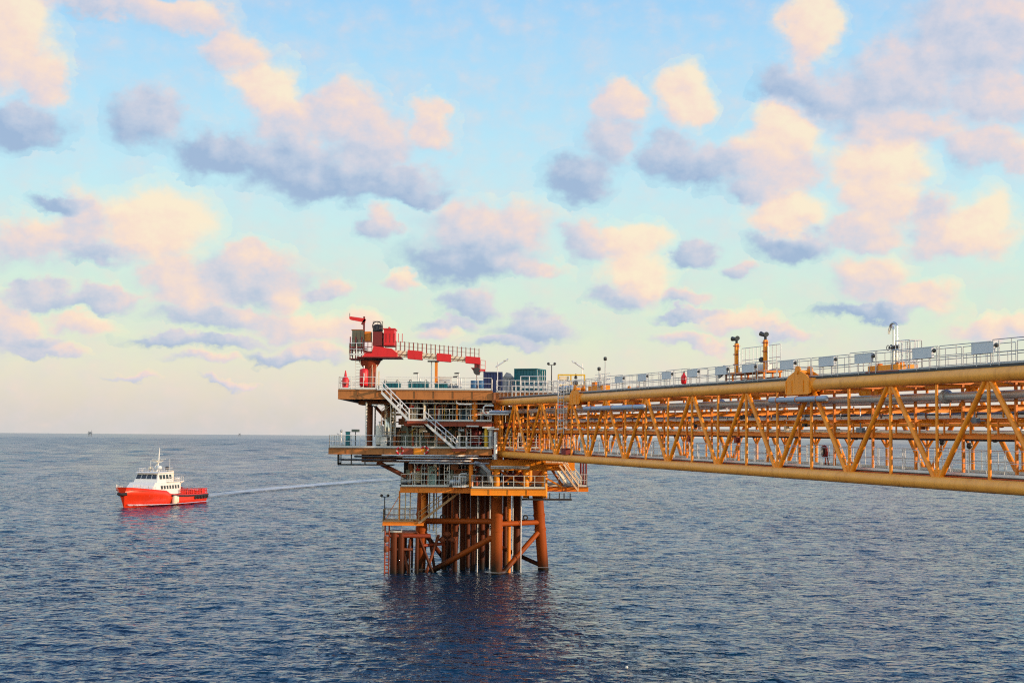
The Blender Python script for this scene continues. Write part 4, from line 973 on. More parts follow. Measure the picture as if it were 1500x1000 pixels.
MB().prism([(a, Yk + .5, zt - .33), (b, Yk + .5, zt - .33), (b - .3, Yk + .5, zt + .02), (a + .3, Yk + .5, zt + .12)], (0, 2.6, 0)).build('roof', 'slate', o)
def skip(label, pa, pb, pyt, Y, mat, dep=1.9):
    x0, x1 = PX(pa, Y, 565), PX(pb, Y, 565); h = PZ(pyt, Y, pa) - zT - .1; z0 = zT + .1
    o = thing('open_skip', label, 'skip', ((x0 + x1) / 2, Y + dep / 2, zT), 'skips on the top deck')
    t = .06; w = MB()
    w.span((x0, Y, z0), (x1, Y + t, z0 + h)).span((x0, Y + dep - t, z0), (x1, Y + dep, z0 + h)).span((x0, Y + t, z0), (x0 + t, Y + dep - t, z0 + h)).span((x1 - t, Y + t, z0), (x1, Y + dep - t, z0 + h)).span((x0 + t, Y + t, z0), (x1 - t, Y + dep - t, z0 + .08))
    for f in (.2, .4, .6, .8): w.span((x0 + (x1 - x0) * f - .04, Y - .06, z0 + .02), (x0 + (x1 - x0) * f + .04, Y - .001, z0 + h - .02))
    w.build('tub', mat, o)
    MB().span((x0 - .06, Y - .07, z0 + h), (x1 + .06, Y + .07, z0 + h + .07)).span((x0 - .06, Y + dep - .07, z0 + h), (x1 + .06, Y + dep + .07, z0 + h + .07)).build('rim', mat, o)
    for x in (x0 + .2, x1 - .2): MB().torus((x, Y, z0 + h + .14), .1, .03, 12, 6, 'y').build('padeye', 'dark', o)
    for x in (x0 + .3, x1 - .3): MB().span((x - .1, Y, zT), (x + .1, Y + dep, z0 - .002)).build('foot', 'dark', o)
    return o
skip('teal open skip on the top deck nearest the crane pedestal', 561, 585, 560.5, 130.2, 'teal')
skip('long low teal skip on the top deck, left of the boom rest', 598, 627, 560, 131.0, 'teal')
skip('short teal skip on the top deck just right of the boom rest', 637, 655, 563, 130.6, 'teal')
skip('small blue-grey skip on the top deck right of the short teal skip', 658, 671, 565.5, 131.6, 'slate')
for k, (px, lb) in enumerate(((694, 'blue drum under the crane boom tip, left of the pair'), (704, 'blue drum under the crane boom tip, right of the pair'))):
    Y = 130.4; o = thing('blue_drum', lb, 'drum', (PX(px, Y, 565), Y, zT), 'blue drums on the top deck')
    MB().lathe((PX(px, Y, 565), Y, zT), [(.29, .0), (.3, .04), (.29, .08), (.29, .3), (.305, .33), (.29, .36), (.29, .6), (.305, .63), (.29, .66), (.29, .84), (.3, .88), (.28, .9)], 18).build('body', 'blue', o)
    MB().lathe((PX(px, Y, 565) + .12, Y, zT + .9), [(.04, 0), (.04, .03)], 8).build('bung', 'galv', o)
# boom rest
Y = 131.4; xb = PX(635, Y, 550); ztop = PZ(530, Y, 635)
o = thing('boom_rest', 'orange and white post holding up the crane boom in the middle of the top deck', 'boom rest', (xb, Y, zT))
MB().bar((xb + .25, Y, zT), (xb + .25, Y, ztop), .26).build('post', 'orange', o); MB().bar((xb - .2, Y + .1, zT), (xb - .2, Y + .1, ztop), .1).build('ladder', 'galv', o)
MB().span((xb - .55, Y - .3, ztop), (xb + .5, Y + .3, ztop + .12)).build('saddle', 'dark', o)
for px, py, lb in ((612, 546, 'grey lamp post behind the long teal skip, left of the boom rest'), (672, 546, 'grey lamp post right of the boom rest on the top deck'), (670, 551, 'shorter grey post beside the lamp post right of the boom rest')):
    Y = 133; x = PX(px, Y, 560); h = PZ(py, Y, px) - zT
    o = thing('lamp_post', lb, 'lamp post', (x, Y, zT), 'lamp posts on the top deck')
    MB().tube((x, Y, zT), (x, Y, zT + h), .05, 8).tube((x + .2, Y, zT), (x + .2, Y, zT + h * .7), .06, 8).build('pole', 'galv', o)
    MB().tube((x + .05, Y, zT + h), (x - .35, Y, zT + h - .03), .05, 8).span((x - .42, Y - .15, zT + h - .1), (x - .05, Y + .15, zT + h)).build('lamp_head', 'dark', o)
for px, py, lb, tilt in ((729, 530, 'slim white pole with an angled lamp arm behind the navy container', 1), (808, 534.5, 'thin pole with two black floodlights right of the teal container', 0), (853, 533, 'slim pole with a slanted white arm behind the caged ladder', 2), (563.5, 727.5, 'thin dark pole with two black floodlights at the lower left stair landing', 3), (500, 633, 'thin grey pole with a small lamp at the left tip of the main deck', 4)):
    if tilt == 3: Y, zb = ys + .1, zS
    elif tilt == 4: Y, zb = FY + .35, zC
    else: Y, zb = YB + .5, zT
    x = PX(px, Y, py); h = PZ(py, Y, px) - zb
    o = thing('floodlight_pole', lb, 'lamp post', (x, Y, zb), 'slim floodlight poles')
    MB().tube((x, Y, zb), (x, Y, zb + h), .045, 8).build('pole', 'dark' if tilt in (0, 3) else 'galv', o)
    if tilt in (0, 3):
        MB().bar((x - .35, Y, zb + h), (x + .35, Y, zb + h), .05).build('cross_arm', 'dark', o)
        for s in (-1, 1): MB().lathe((x + s * .3, Y, zb + h + .13), [(.05, -.08), (.13, -.02), (.14, .08), (.08, .12)], 12, 'y').build('lamp_head', 'lamp', o)
    elif tilt == 4: MB().lathe((x, Y, zb + h), [(.05, 0), (.12, .06), (.1, .22), (.03, .28)], 10).tube((x, Y, zb + h - .3), (x - .4, Y, zb + h - .1), .03, 6).build('lamp_head', 'railgrey', o)
    else:
        s = 1 if tilt == 1 else -1
        MB().tube((x - s * .2, Y, zb + h - .5), (x + s * 1.0, Y, zb + h + .3), .06, 8).span((x + s * .75 - .2, Y - .12, zb + h + .1), (x + s * .75 + .2, Y + .12, zb + h + .2)).build('lamp_arm', 'galv', o)
# red fire post and red tank at the left end
Y = 130.2; x = PX(506, Y, 560)
o = thing('fire_monitor', 'red pointed fire monitor at the far left end of the top deck', 'fire monitor', (x, Y, zT))
MB().lathe((x, Y, zT), [(.32, 0), (.32, .12), (.26, .16), (.3, .5), (.3, .95), (.2, 1.1), (.13, 1.2), (.1, 1.45), (.03, 1.75)], 16).build('body', 'red', o)
MB().bar((x - .38, Y, zT + .75), (x + .38, Y, zT + .75), .08).lathe((x, Y - .3, zT + .45), [(.1, -.06), (.14, 0), (.1, .06)], 12, 'y').build('side_outlet', 'maroon', o)
Y = 130.6; x = PX(533, Y, 555)
o = thing('foam_tank', 'upright red cylinder at the foot of the crane pedestal, left side', 'tank', (x, Y, zT))
MB().vessel((x, Y, zT + .25), (x, Y, zT + 1.95), .4, 18, .45).build('shell', 'red', o)
for dx, dy in ((-.25, -.2), (.25, -.2), (-.25, .2), (.25, .2)): MB().bar((x + dx, Y + dy, zT), (x + dx, Y + dy, zT + .5), .07).build('leg', 'maroon', o)
MB().tube((x, Y, zT + 1.95), (x, Y, zT + 2.2), .06, 8).tube((x + .05, Y - .42, zT + .8), (x + .05, Y - .42, zT + 1.5), .04, 8).build('valve', 'galv', o)
# ------------------------------------------------------------------ pedestal crane
CY = 133.0
def cp(px, py, dy=0.0): return P(px, py, CY + dy)
cx = PX(541.5, CY, 550)
cr_ = thing('pedestal_crane', 'red pedestal crane with its cream boom laid level over the top deck', 'crane', (cx, CY, zT))
zs0, zs1 = PZ(528, CY, 541), PZ(513, CY, 541)
pd = MB().lathe((cx, CY, 0), [(.72, zT), (.72, zT + .15), (.58, zT + .2), (.58, zs0 - .75), (.9, zs0 - .3), (1.05, zs0 - .02)], 24).build('pedestal', 'redbrown', cr_)
MB().bar((cx + .3, CY - .72, zT), (cx + .3, CY - .72, zs0 - .4), .05).bar((cx + .7, CY - .72, zT), (cx + .7, CY - .72, zs0 - .4), .05).bar((cx + .9, CY - .4, zT), (cx + .9, CY - .4, zs0 - 1.0), .12).build('ladder', 'cream', pd)
ld = MB(); xl = PX(524, CY - 1, 545)
ld.bar((xl - .22, CY - .9, zT), (xl - .22, CY - .9, zs0), .05).bar((xl + .22, CY - .9, zT), (xl + .22, CY - .9, zs0), .05)
for i in range(12): ld.tube((xl - .22, CY - .9, zT + .2 + i * .28), (xl + .22, CY - .9, zT + .2 + i * .28), .02, 6)
ld.build('access_ladder', 'white', cr_)
xa, xb2 = PX(533, CY, 520), PX(583, CY, 520)
MB().lathe((cx, CY, zs0), [(1.1, 0), (1.2, .05), (1.2, .22), (1.05, .3)], 24).build('slew_ring', 'dark', cr_)
zd = zs0 + .3
MB().prism([(xa, CY - 1.3, zd), (PX(581, CY), CY - 1.3, zd), (xb2, CY - 1.3, zd + .35), (PX(574, CY), CY - 1.3, zs1 + .1), (PX(547, CY), CY - 1.3, zs1 + .35), (PX(545, CY), CY - 1.3, zs1 - .2), (xa, CY - 1.3, zs1 - .35)], (0, 2.6, 0)).build('slew_platform', 'red', cr_)
MB().span((xa - .5, CY - 1.5, zd - .11), (xb2 + .4, CY + 1.5, zd - .01)).build('walkway_plate', 'maroon', cr_)
# machinery: dark red housing, black winch on top, bright red house
MB().span((PX(545.5, CY), CY - 1.1, zs1 + .36), (PX(559, CY), CY + 1.1, PZ(487, CY, 550))).build('engine_housing', 'maroon', cr_)
eh = MB().lathe((PX(551.5, CY), CY - .2, PZ(487, CY, 550)), [(.42, 0), (.44, .1), (.44, .62), (.3, .74)], 18).build('winch_drum', 'dark', cr_)
MB().rail([(PX(545, CY), CY - .6, PZ(487, CY) ), (PX(559, CY), CY - .6, PZ(487, CY))], .95, .5, .025).torus((PX(551, CY), CY - .72, PZ(479, CY)), .42, .05, 16, 6, 'y').build('cooler_guard', 'dark', cr_)
hx0, hx1 = PX(561.5, CY), PX(577, CY)
hs = MB().span((hx0, CY - 1.0, PZ(507, CY)), (hx1, CY + 1.2, PZ(484, CY)))
hs.build('machinery_house', 'red', cr_)
for i in range(5): 
    MB().span((hx0 + .25 + i * .36, CY - 1.04, PZ(503, CY)), (hx0 + .31 + i * .36, CY - 1.003, PZ(490, CY))).build('louvre', 'red', cr_)
MB().span((hx0 - .08, CY - 1.08, PZ(484, CY)), (hx1 + .08, CY + 1.28, PZ(484, CY) + .1)).prism([(hx0 + .4, CY - .8, PZ(483.3, CY)), (hx1 - .4, CY - .8, PZ(483.3, CY)), (hx1 - .6, CY - .8, PZ(480.5, CY)), (hx0 + .5, CY - .8, PZ(480, CY))], (0, 1.5, 0)).build('house_roof', 'red', cr_)
MB().span((PX(561, CY), CY - .95, zs1 + .36), (PX(577, CY), CY + 1.0, PZ(507.5, CY))).build('house_base', 'maroon', cr_)
# cab at the left with its frame platform
bx0, bx1 = PX(515, CY), PX(530, CY); bz0, bz1 = PZ(511, CY), PZ(486, CY)
cb_ = MB().span((bx0, CY - 1.0, bz0), (bx1, CY + .8, bz1)).build('cab', 'greygreen', cr_)
MB().span((bx0 - .06, CY - 1.06, bz1), (bx1 + .06, CY + .86, bz1 + .09)).build('roof', 'brown', cb_)
for k in range(3):
    a = bx0 + .12 + k * .36; MB().span((a, CY - 1.025, bz0 + .75), (a + .3, CY - 1.003, bz1 - .12)).build('window', 'glass', cb_)
MB().span((bx0 - .025, CY - .8, bz0 + .6), (bx0 - .003, CY + .6, bz1 - .15)).build('window', 'glass', cb_)
fz = PZ(527.5, CY)
fr = MB()
for px in (513, 521, 529.5):
    for dy in (-1.2, .9): fr.bar((PX(px, CY), CY + dy, fz), (PX(px, CY), CY + dy, bz0 + 1.0), .09)
for z in (fz, fz + .9, bz0 + .02): 
    fr.bar((PX(512, CY), CY - 1.21, z), (PX(534, CY), CY - 1.21, z), .1); fr.bar((PX(512, CY), CY + .9, z), (PX(534, CY), CY + .9, z), .1)
fr.span((PX(512, CY), CY - 1.15, fz - .05), (PX(533, CY), CY + .85, fz + .02)).build('cab_frame', 'maroon', cr_)
MB().rail([(PX(512, CY), CY + .8, bz0 - .7), (PX(512, CY), CY - 1.3, bz0 - .7), (PX(533, CY), CY - 1.3, bz0 - .7)], 1.1, .6, .03).build('railing', 'galv', cr_)
MB().span((PX(533, CY), CY - .7, PZ(501, CY)), (PX(542, CY), CY + .5, PZ(487, CY))).build('hydraulic_tank', 'orange', cr_)
MB().rail([(PX(533, CY), CY - 1.35, zs1 - .3), (PX(545, CY), CY - 1.35, zs1 - .3)], 1.0, .5, .03).build('railing', 'maroon', cr_)
# mast and small jib
mx_ = PX(531.3, CY, 490)
MB().bar((mx_, CY + 1.1, zs1), (mx_, CY + 1.1, PZ(462, CY, 531)), .16).bar((mx_ - .2, CY + 1.1, PZ(474, CY, 531)), (mx_ + .1, CY + 1.1, PZ(466, CY, 531)), .2).build('mast', 'maroon', cr_)
jb = MB().prism([(PX(507, CY), CY + 1.0, PZ(465.5, CY, 507)), (PX(509, CY), CY + 1.0, PZ(467, CY, 507)), (mx_ + .12, CY + 1.0, PZ(471, CY, 531)), (mx_ + .12, CY + 1.0, PZ(465, CY, 531)), (PX(509, CY), CY + 1.0, PZ(462, CY, 507)), (PX(507, CY), CY + 1.0, PZ(462.5, CY, 507))], (0, .2, 0)).build('jib', 'red', cr_)
MB().tube((PX(528, CY), CY + 1.1, PZ(470, CY, 528)), (PX(528, CY), CY + 1.1, zs1), .02, 5).tube((PX(507.5, CY), CY + 1.1, PZ(463, CY, 507)), (PX(507.5, CY), CY + 1.1, PZ(457, CY, 507)), .03, 5).build('hoist_rope', 'dark', jb)
# boom: box girder, red bands, stanchions, tip
p0, p1 = cp(576, 517), cp(703, 528.5)
def boom_at(px, h=0.0, dy=0.0):
    t = (px - 576) / (703 - 576); return p0.lerp(p1, t) + V((0, dy, h))
hb = .58
bm = MB()
q = [boom_at(576, -hb / 2), boom_at(700, -hb / 3), boom_at(700, hb / 3), boom_at(576, hb / 2)]
bm.prism([v_ - V((0, .4, 0)) for v_ in q], (0, .8, 0)); bo = bm.build('boom', 'cream', cr_)
MB().bar(boom_at(576, -.1, -.42), boom_at(703, -.06, -.42), .03, .06).build('boom_rib', 'dark', bo)
for a, b_ in ((597.5, 619), (640, 661), (682, 703.5)):
    h = .42 - .1 * (a - 597) / 90
    rb = MB(); qq = [boom_at(a, -h), boom_at(b_, -h), boom_at(b_, h * .95), boom_at(a, h * .95)]
    rb.prism([v_ - V((0, .46, 0)) for v_ in qq], (0, .92, 0)); rb.build('boom_band', 'red', bo)
rl = MB()
for f in (.52, 1.0): rl.tube(boom_at(580, .3 + f * .8, -.38), boom_at(702, .22 + f * .8, -.38), .014, 5)
rl.build('boom_rail', 'maroon', bo)
for i in range(20):
    px = 580 + i * 6.4; a = boom_at(px, .2, -.38); MB().tube(a, a + V((0, 0, .95)), .028, 6).build('stanchion', 'maroon', bo)
    a = boom_at(px, .2, .38); MB().tube(a, a + V((0, 0, .95)), .024, 6).build('stanchion', 'redbrown', bo)
for i in range(17):
    a = 579 + i * 7; MB().bar(boom_at(a, -.3, -.43), boom_at(a + 6.5, .28, -.43), .028).build('lacing', 'redbrown', bo)
tp = MB().span(tuple(boom_at(695, -.9, -.35)), tuple(boom_at(703, .1, .35))).prism([tuple(boom_at(690, -.7, -.3)), tuple(boom_at(698, -1.35, -.3)), tuple(boom_at(703, -1.3, -.3)), tuple(boom_at(703, -.7, -.3))], (0, .6, 0)).build('boom_tip', 'maroon', bo)
MB().lathe(boom_at(699, -1.0, -.4), [(.34, -.06), (.34, .06)], 16, 'y').build('sheave', 'dark', tp)
hk = MB().tube(boom_at(698.5, -1.3), boom_at(698.5, -2.3), .03, 6).span(tuple(boom_at(696.8, -2.9, -.15)), tuple(boom_at(700.2, -2.3, .15))).torus(tuple(boom_at(698.5, -3.1)), .17, .05, 14, 6, 'y', R(-200), R(60)).build('hook_block', 'brown', cr_)
MB().span(tuple(boom_at(702, -1.0, -.5)), tuple(boom_at(711, -.9, .5))).rail([tuple(boom_at(704, -.9, -.45)), tuple(boom_at(711, -.9, -.45))], .95, .35, .02).build('tip_walkway', 'red', cr_)
# ------------------------------------------------------------------ vessels, cabinets and the like on the lower levels
def vtank(label, px, pyb, pyt, Y, r, mat, name='upright_tank', zb=None):
    x = PX(px, Y); z0 = zb if zb is not None else PZ(pyb, Y, px); z1 = PZ(pyt, Y, px)
    o = thing(name, label, 'tank', (x, Y, z0))
    MB().vessel((x, Y, z0 + .15), (x, Y, z1), r, 18, .45).build('shell', mat, o)
    MB().lathe((x, Y, z0), [(r * .9, 0), (r * .9, .3)], 18).build('skirt', 'dark', o)
    MB().tube((x, Y, z1 - .02), (x, Y, z1 + .25), .07, 8).lathe((x, Y, z1 + .25), [(.07, 0), (.14, .0), (.14, .06), (.05, .07)], 12).build('nozzle', 'pipegrey', o)
    MB().lathe((x, Y, (z0 + z1) / 2), [(r + .005, -.04), (r + .025, -.04), (r + .025, .04), (r + .005, .04)], 18).build('band', 'galv', o)
    return o
vtank('dark maroon upright tank on the main deck behind the right railing', 697, 655, 627, 131.6, .62, 'maroon', zb=zC)
vtank('white upright tank on the main deck beside the big rust column', 556, 655, 622, 131.2, .36, 'white', zb=zC)
vtank('silver upright tank right of the white tank on the main deck', 570, 655, 610, 132.2, .5, 'steel', zb=zC)
vtank('cream upright tank on the lower deck below the left edge', 612, 712, 684, 132.0, .42, 'cream', zb=zL)
vtank('pale teal upright tank on the main deck by the foot of the second stair', 676, 655, 634, 133.0, .36, 'paleteal', zb=zC)
def cabinet(label, px, wpx, pyt, Y, zb, mat, d=.7, name='cabinet', doors=2):
    x = PX(px, Y); s = Y / FPX; w = wpx * s; h = PZ(pyt, Y, px) - zb
    o = thing(name, label, 'cabinet', (x, Y, zb))
    MB().span((x - w / 2, Y, zb + .1), (x + w / 2, Y + d, zb + h)).build('body', mat, o)
    MB().span((x - w / 2 - .05, Y - .06, zb + h + .002), (x + w / 2 + .05, Y + d + .05, zb + h + .05)).build('roof', mat, o)
    MB().span((x - w / 2 + .03, Y + .05, zb), (x + w / 2 - .03, Y + d - .05, zb + .098)).build('plinth', 'dark', o)
    for i in range(doors):
        a = x - w / 2 + w * i / doors; dd = MB().span((a + .03, Y - .03, zb + .16), (a + w / doors - .03, Y - .002, zb + h - .06)).build('door', mat, o)
        MB().span((a + w / doors - .12, Y - .06, zb + h * .5), (a + w / doors - .08, Y - .032, zb + h * .5 + .15)).build('handle', 'dark', dd)
    return o
cabinet('pale teal cabinet with panel doors on the lower deck', 632.5, 15, 683, 131.6, zL, 'paleteal', .9)
cabinet('teal box on a post at the left end of the main deck', 509, 6, 632.5, 129.8, zC, 'teal', .4, doors=1)
cabinet('long grey-green cabinet on the main deck behind the stair foot', 652, 18, 640, 131.5, zC, 'greygreen', .8, doors=3)
cabinet('white cabinet low on the main deck right of the white tank', 562, 9, 640, 130.3, zC, 'white', .5, doors=1)
cabinet('blue cabinet on the mezzanine between the railing and the orange column', 679, 13, 600, 132.0, zM, 'blue', .8, doors=2)
cabinet('slate cabinet on the mezzanine behind the upper stair foot', 640, 12, 600, 131.6, zM, 'slate', .7, doors=2)
cabinet('cream cabinet at the left railing of the mezzanine', 606, 9, 601, 131.4, zM, 'cream', .6, doors=1)
Y = 130.1; x = PX(520.5, Y)
o = thing('sign_stand', 'dark green T-shaped board on a post at the left end of the main deck', 'board', (x, Y, zC))
MB().bar((x, Y, zC), (x, Y, PZ(632, Y, 520)), .07).build('post', 'dark', o); MB().span((x - .36, Y - .06, PZ(632.5, Y, 520)), (x + .36, Y + .06, PZ(628.5, Y, 520))).build('board', 'greygreen', o)
def htank(label, pa, pb, py, Y, r, mat, zb):
    x0, x1 = PX(pa, Y), PX(pb, Y); z = zb + r + .3
    o = thing('horizontal_vessel', label, 'vessel', ((x0 + x1) / 2, Y, zb))
    MB().vessel((x0, Y, z), (x1, Y, z), r, 18, .5).build('shell', mat, o)
    for f in (.22, .78):
        x = x0 + (x1 - x0) * f; MB().span((x - .1, Y - r * .8, zb), (x + .1, Y + r * .8, z - r * .55)).build('saddle', 'dark', o)
    MB().tube(((x0 + x1) / 2, Y, z + r - .05), ((x0 + x1) / 2, Y, z + r + .3), .08, 8).build('nozzle', 'galv', o); MB().tube((x0 + .5, Y, z + r - .05), (x0 + .5, Y, z + r + .22), .05, 8).build('nozzle', 'galv', o)
htank('pale grey horizontal vessel on the lower deck behind the close-barred railing', 655, 700, 700, 132.4, .5, 'pipegrey', zL)
htank('grey-green horizontal vessel on the mezzanine behind the stair top', 646, 690, 600, 134.0, .5, 'greygreen', zM)
htank('rust coloured horizontal vessel on the main deck under the right of the mezzanine', 575, 612, 640, 133.0, .45, 'rust', zC)
htank('dark red horizontal vessel on the lower deck behind the X braces', 735, 768, 705, 133.2, .45, 'maroon', zL)
for k, (px, lb) in enumerate(((596, 'small grey pump on the lower deck near its left corner'), (668, 'small grey pump on the lower deck by the close-barred railing'))):
    Y = 131.0 if k == 0 else 129.4; x = PX(px, Y)
    o = thing('pump', lb, 'pump', (x, Y, zL), 'pumps on the lower deck')
    MB().lathe((x, Y, zL + .45), [(.1, -.55), (.24, -.5), (.24, 0), (.14, .04), (.14, .2), (.28, .24), (.28, .45), (.1, .5)], 14, 'x').build('body', 'pipegrey', o)
    MB().span((x - .6, Y - .25, zL), (x + .6, Y + .25, zL + .14)).bar((x - .3, Y, zL + .14), (x - .3, Y, zL + .3), .3).build('skid', 'dark', o)
    MB().path([(x + .34, Y, zL + .7), (x + .34, Y, zL + 1.1), (x + .5, Y, zL + 1.2), (x + 1.0, Y, zL + 1.2)], .07, 8).build('outlet', 'galv', o)
for px, py, Y, lb in ((586, 660, FY - .04, 'red lifebuoy hung on the left of the main deck beam below the railing'), (622, 659, FY - .04, 'orange-red lifebuoy hung on the middle of the main deck beam')):
    p = P(px, py, Y); o = thing('lifebuoy', lb, 'lifebuoy', (p.x, p.y, p.z - .38), 'lifebuoys on the main deck beam')
    MB().torus(p, .3, .085, 22, 8, 'y').build('ring', 'red', o)
    w_ = MB()
    for k in range(4): w_.torus(p, .3, .089, 3, 8, 'y', R(k * 90 - 12), R(k * 90 + 12))
    w_.build('band', 'white', o)
for px, py, lb in ((614, 661, 'flat orange hatch plate fixed to the main deck beam, right one'), (597, 661, 'flat red hatch plate fixed to the main deck beam, left one')):
    p = P(px, py, FY - .03); o = tag(MB().span((p.x - .5, p.y - .05, p.z - .35), (p.x + .5, p.y - .003, p.z + .3)).span((p.x - .42, p.y - .09, p.z - .28), (p.x + .42, p.y - .053, p.z + .23)).build('hatch_plate', 'orange_bright' if px == 614 else 'redbrown', None, (p.x, p.y, p.z - .35)), lb, 'plate')
Y = 131.3; x = PX(756, Y)
o = thing('access_gate', 'white rail gate cage at the bridge landing, in front of the teal container', 'cage', (PX(775, 132.6), 132.6, B0.z + HT))
zz = PZ(590, 133.4, 760)
MB().rail([(PX(748, 133.4), 133.4, zz), (PX(835, 133.4), 133.4, zz)], 2.1, .42, .03, (1, .75, .5, .25)).build('front_rails', 'white', o)
MB().rail([(PX(748, 133.4), 133.4, zz), (PX(748, 134.4), 134.6, zz)], 2.1, .5, .03).rail([(PX(762, 133.4), 133.41, zz + 1.4), (PX(800, 133.4), 133.41, zz + 1.4)], 1.1, .9, .035).build('side_rails', 'galv', o)
MB().span((PX(747, 133.4), 133.35, zz - .1), (PX(836, 133.4), 134.6, zz)).build('plate', 'dark', o)
for px in (752, 790, 830): MB().bar((PX(px, 134.2), 134.4, zC + .0), (PX(px, 134.2), 134.4, zz - .1), .14).build('leg', 'orange', o)
# yellow framed monitor stand right of the teal container
Y = 134.4; x = PX(838, Y)
o = thing('framed_rack', 'cream and yellow framed rack on the top deck above the caged ladder', 'rack', (x, Y + 1, zT))
f = MB()
for dx in (-1.3, -.1, 1.2):
    for dy in (.5, 1.6): f.bar((x + dx, Y + dy, zT), (x + dx, Y + dy, zT + 1.75), .09)
for z in (.7, 1.7): f.bar((x - 1.3, Y + .5, zT + z), (x + 1.2, Y + .5, zT + z), .1).bar((x - 1.3, Y + 1.6, zT + z), (x + 1.2, Y + 1.6, zT + z), .1)
f.build('frame', 'yellow', o); MB().span((x - 1.2, Y + .6, zT + 1.2), (x - .3, Y + 1.5, zT + 1.55)).build('shelf_box', 'cream', o)
MB().ball((x + .3, Y + .6, zT + .9), .28, 12).lathe((x + .35, Y + .6, zT + 1.3), [(.1, 0), (.16, .1), (.05, .5)], 10).build('lamp', 'dark', o)

Y = 132.0; x0, x1 = PX(641, Y, 560), PX(661, Y, 560)
o = thing('louvred_box', 'white louvred box on the top deck behind the short teal skip', 'box', ((x0 + x1) / 2, Y, zT))
MB().span((x0, Y, zT + .12), (x1, Y + 1.3, zT + 1.25)).build('body', 'white', o)
lv = MB()
for k in range(6): lv.span((x0 + .08, Y - .05, zT + .25 + k * .15), (x1 - .08, Y - .002, zT + .32 + k * .15))
lv.build('louvres', 'panelgrey', o); MB().span((x0 - .07, Y - .08, zT + 1.252), (x1 + .07, Y + 1.38, zT + 1.32)).build('lid', 'white', o)
MB().span((x0 + .1, Y + .1, zT), (x1 - .1, Y + 1.2, zT + .118)).build('base', 'dark', o)
# ------------------------------------------------------------------ crew boat
def sea_pt(px, py):
    d = ray(px, py); t = -EYE.z / d.z; return EYE + d * t
bowp, stp = sea_pt(179, 743.5), sea_pt(281, 733.5)
hd = (bowp - stp); LW = 26.0; hd.z = 0; hd.normalize()
mid = (bowp + stp) / 2; MBT = Matrix.Translation((mid.x, mid.y, 0)) @ Matrix.Rotation(math.atan2(hd.y, hd.x), 4, 'Z') @ Matrix.Diagonal((1.03, 1.0, .82, 1))
bt = thing('crew_boat', 'red and white crew boat steaming over the open sea at the left', 'boat', mw=MBT)
def bb(name, mb, mat, par=None): return mb.build(name, mat, par or bt)
# hull loft: station x, half beam at keel line, waterline, knuckle, rail; heights
ST = [(-13.0, 2.3, 3.1, 3.35, 3.4, 2.0), (-9, 2.5, 3.3, 3.5, 3.55, 2.0), (-4, 2.5, 3.35, 3.55, 3.6, 2.1), (1, 2.3, 3.25, 3.55, 3.65, 2.35), (3, 2.0, 3.05, 3.5, 3.65, 2.55), (4, 1.8, 2.9, 3.45, 3.65, 3.2), (5, 1.6, 2.75, 3.4, 3.6, 3.35), (8.5, .8, 1.85, 2.85, 3.3, 3.7), (11, .3, .95, 1.95, 2.6, 4.0), (12.6, .08, .35, 1.05, 1.8, 4.2), (13.6, .03, .1, .35, .9, 4.3)]
def sheer(x):
    for a, b in zip(ST[:-1], ST[1:]):
        if a[0] <= x <= b[0]:
            t = (x - a[0]) / (b[0] - a[0]); return [a[i] + (b[i] - a[i]) * t for i in range(6)]
    return list(ST[0] if x < ST[0][0] else ST[-1])
vs = []; xs = [-13 + i * 26.6 / 40 for i in range(41)]
for x in xs:
    _, k, w, n, r, h = sheer(x)
    rake = max(0, x - 9) * .28
    ring = [(x - rake * 1.2, 0, -1.3), (x - rake, k, -.9), (x - rake * .6, w, .2), (x - rake * .2, n, h * .62), (x, r, h)]
    vs += ring + [(a, -b, c) for a, b, c in reversed(ring[1:])]
m_ = 9; fs = [(i * m_ + j, (i + 1) * m_ + j, (i + 1) * m_ + (j + 1) % m_, i * m_ + (j + 1) % m_) for i in range(len(xs) - 1) for j in range(m_)]
hull = MB(); hull.add(vs, fs, True); hull.add(vs[:m_], [tuple(range(m_))]); hull.add(vs[-m_:], [tuple(reversed(range(m_)))])
hull = bb('hull', hull, 'hullred')
def deck_strip(x0, x1, dz, mat, name, inset=.15, th=.06, n=14):
    a = MB(); L_ = []; 
    for i in range(n + 1):
        x = x0 + (x1 - x0) * i / n; s = sheer(x); L_.append((x, s[4] - inset, s[5] + dz))
    for p, q in zip(L_[:-1], L_[1:]):
        a.hexa([(p[0], -p[1], p[2] - th), (q[0], -q[1], q[2] - th), (q[0], q[1], q[2] - th), (p[0], p[1], p[2] - th), (p[0], -p[1], p[2]), (q[0], -q[1], q[2]), (q[0], q[1], q[2]), (p[0], p[1], p[2])])
    return bb(name, a, mat)
deck_strip(-12.9, 3.4, .03, 'redbrown', 'main_deck'); deck_strip(3.45, 12.9, -.5, 'redbrown', 'fore_deck')
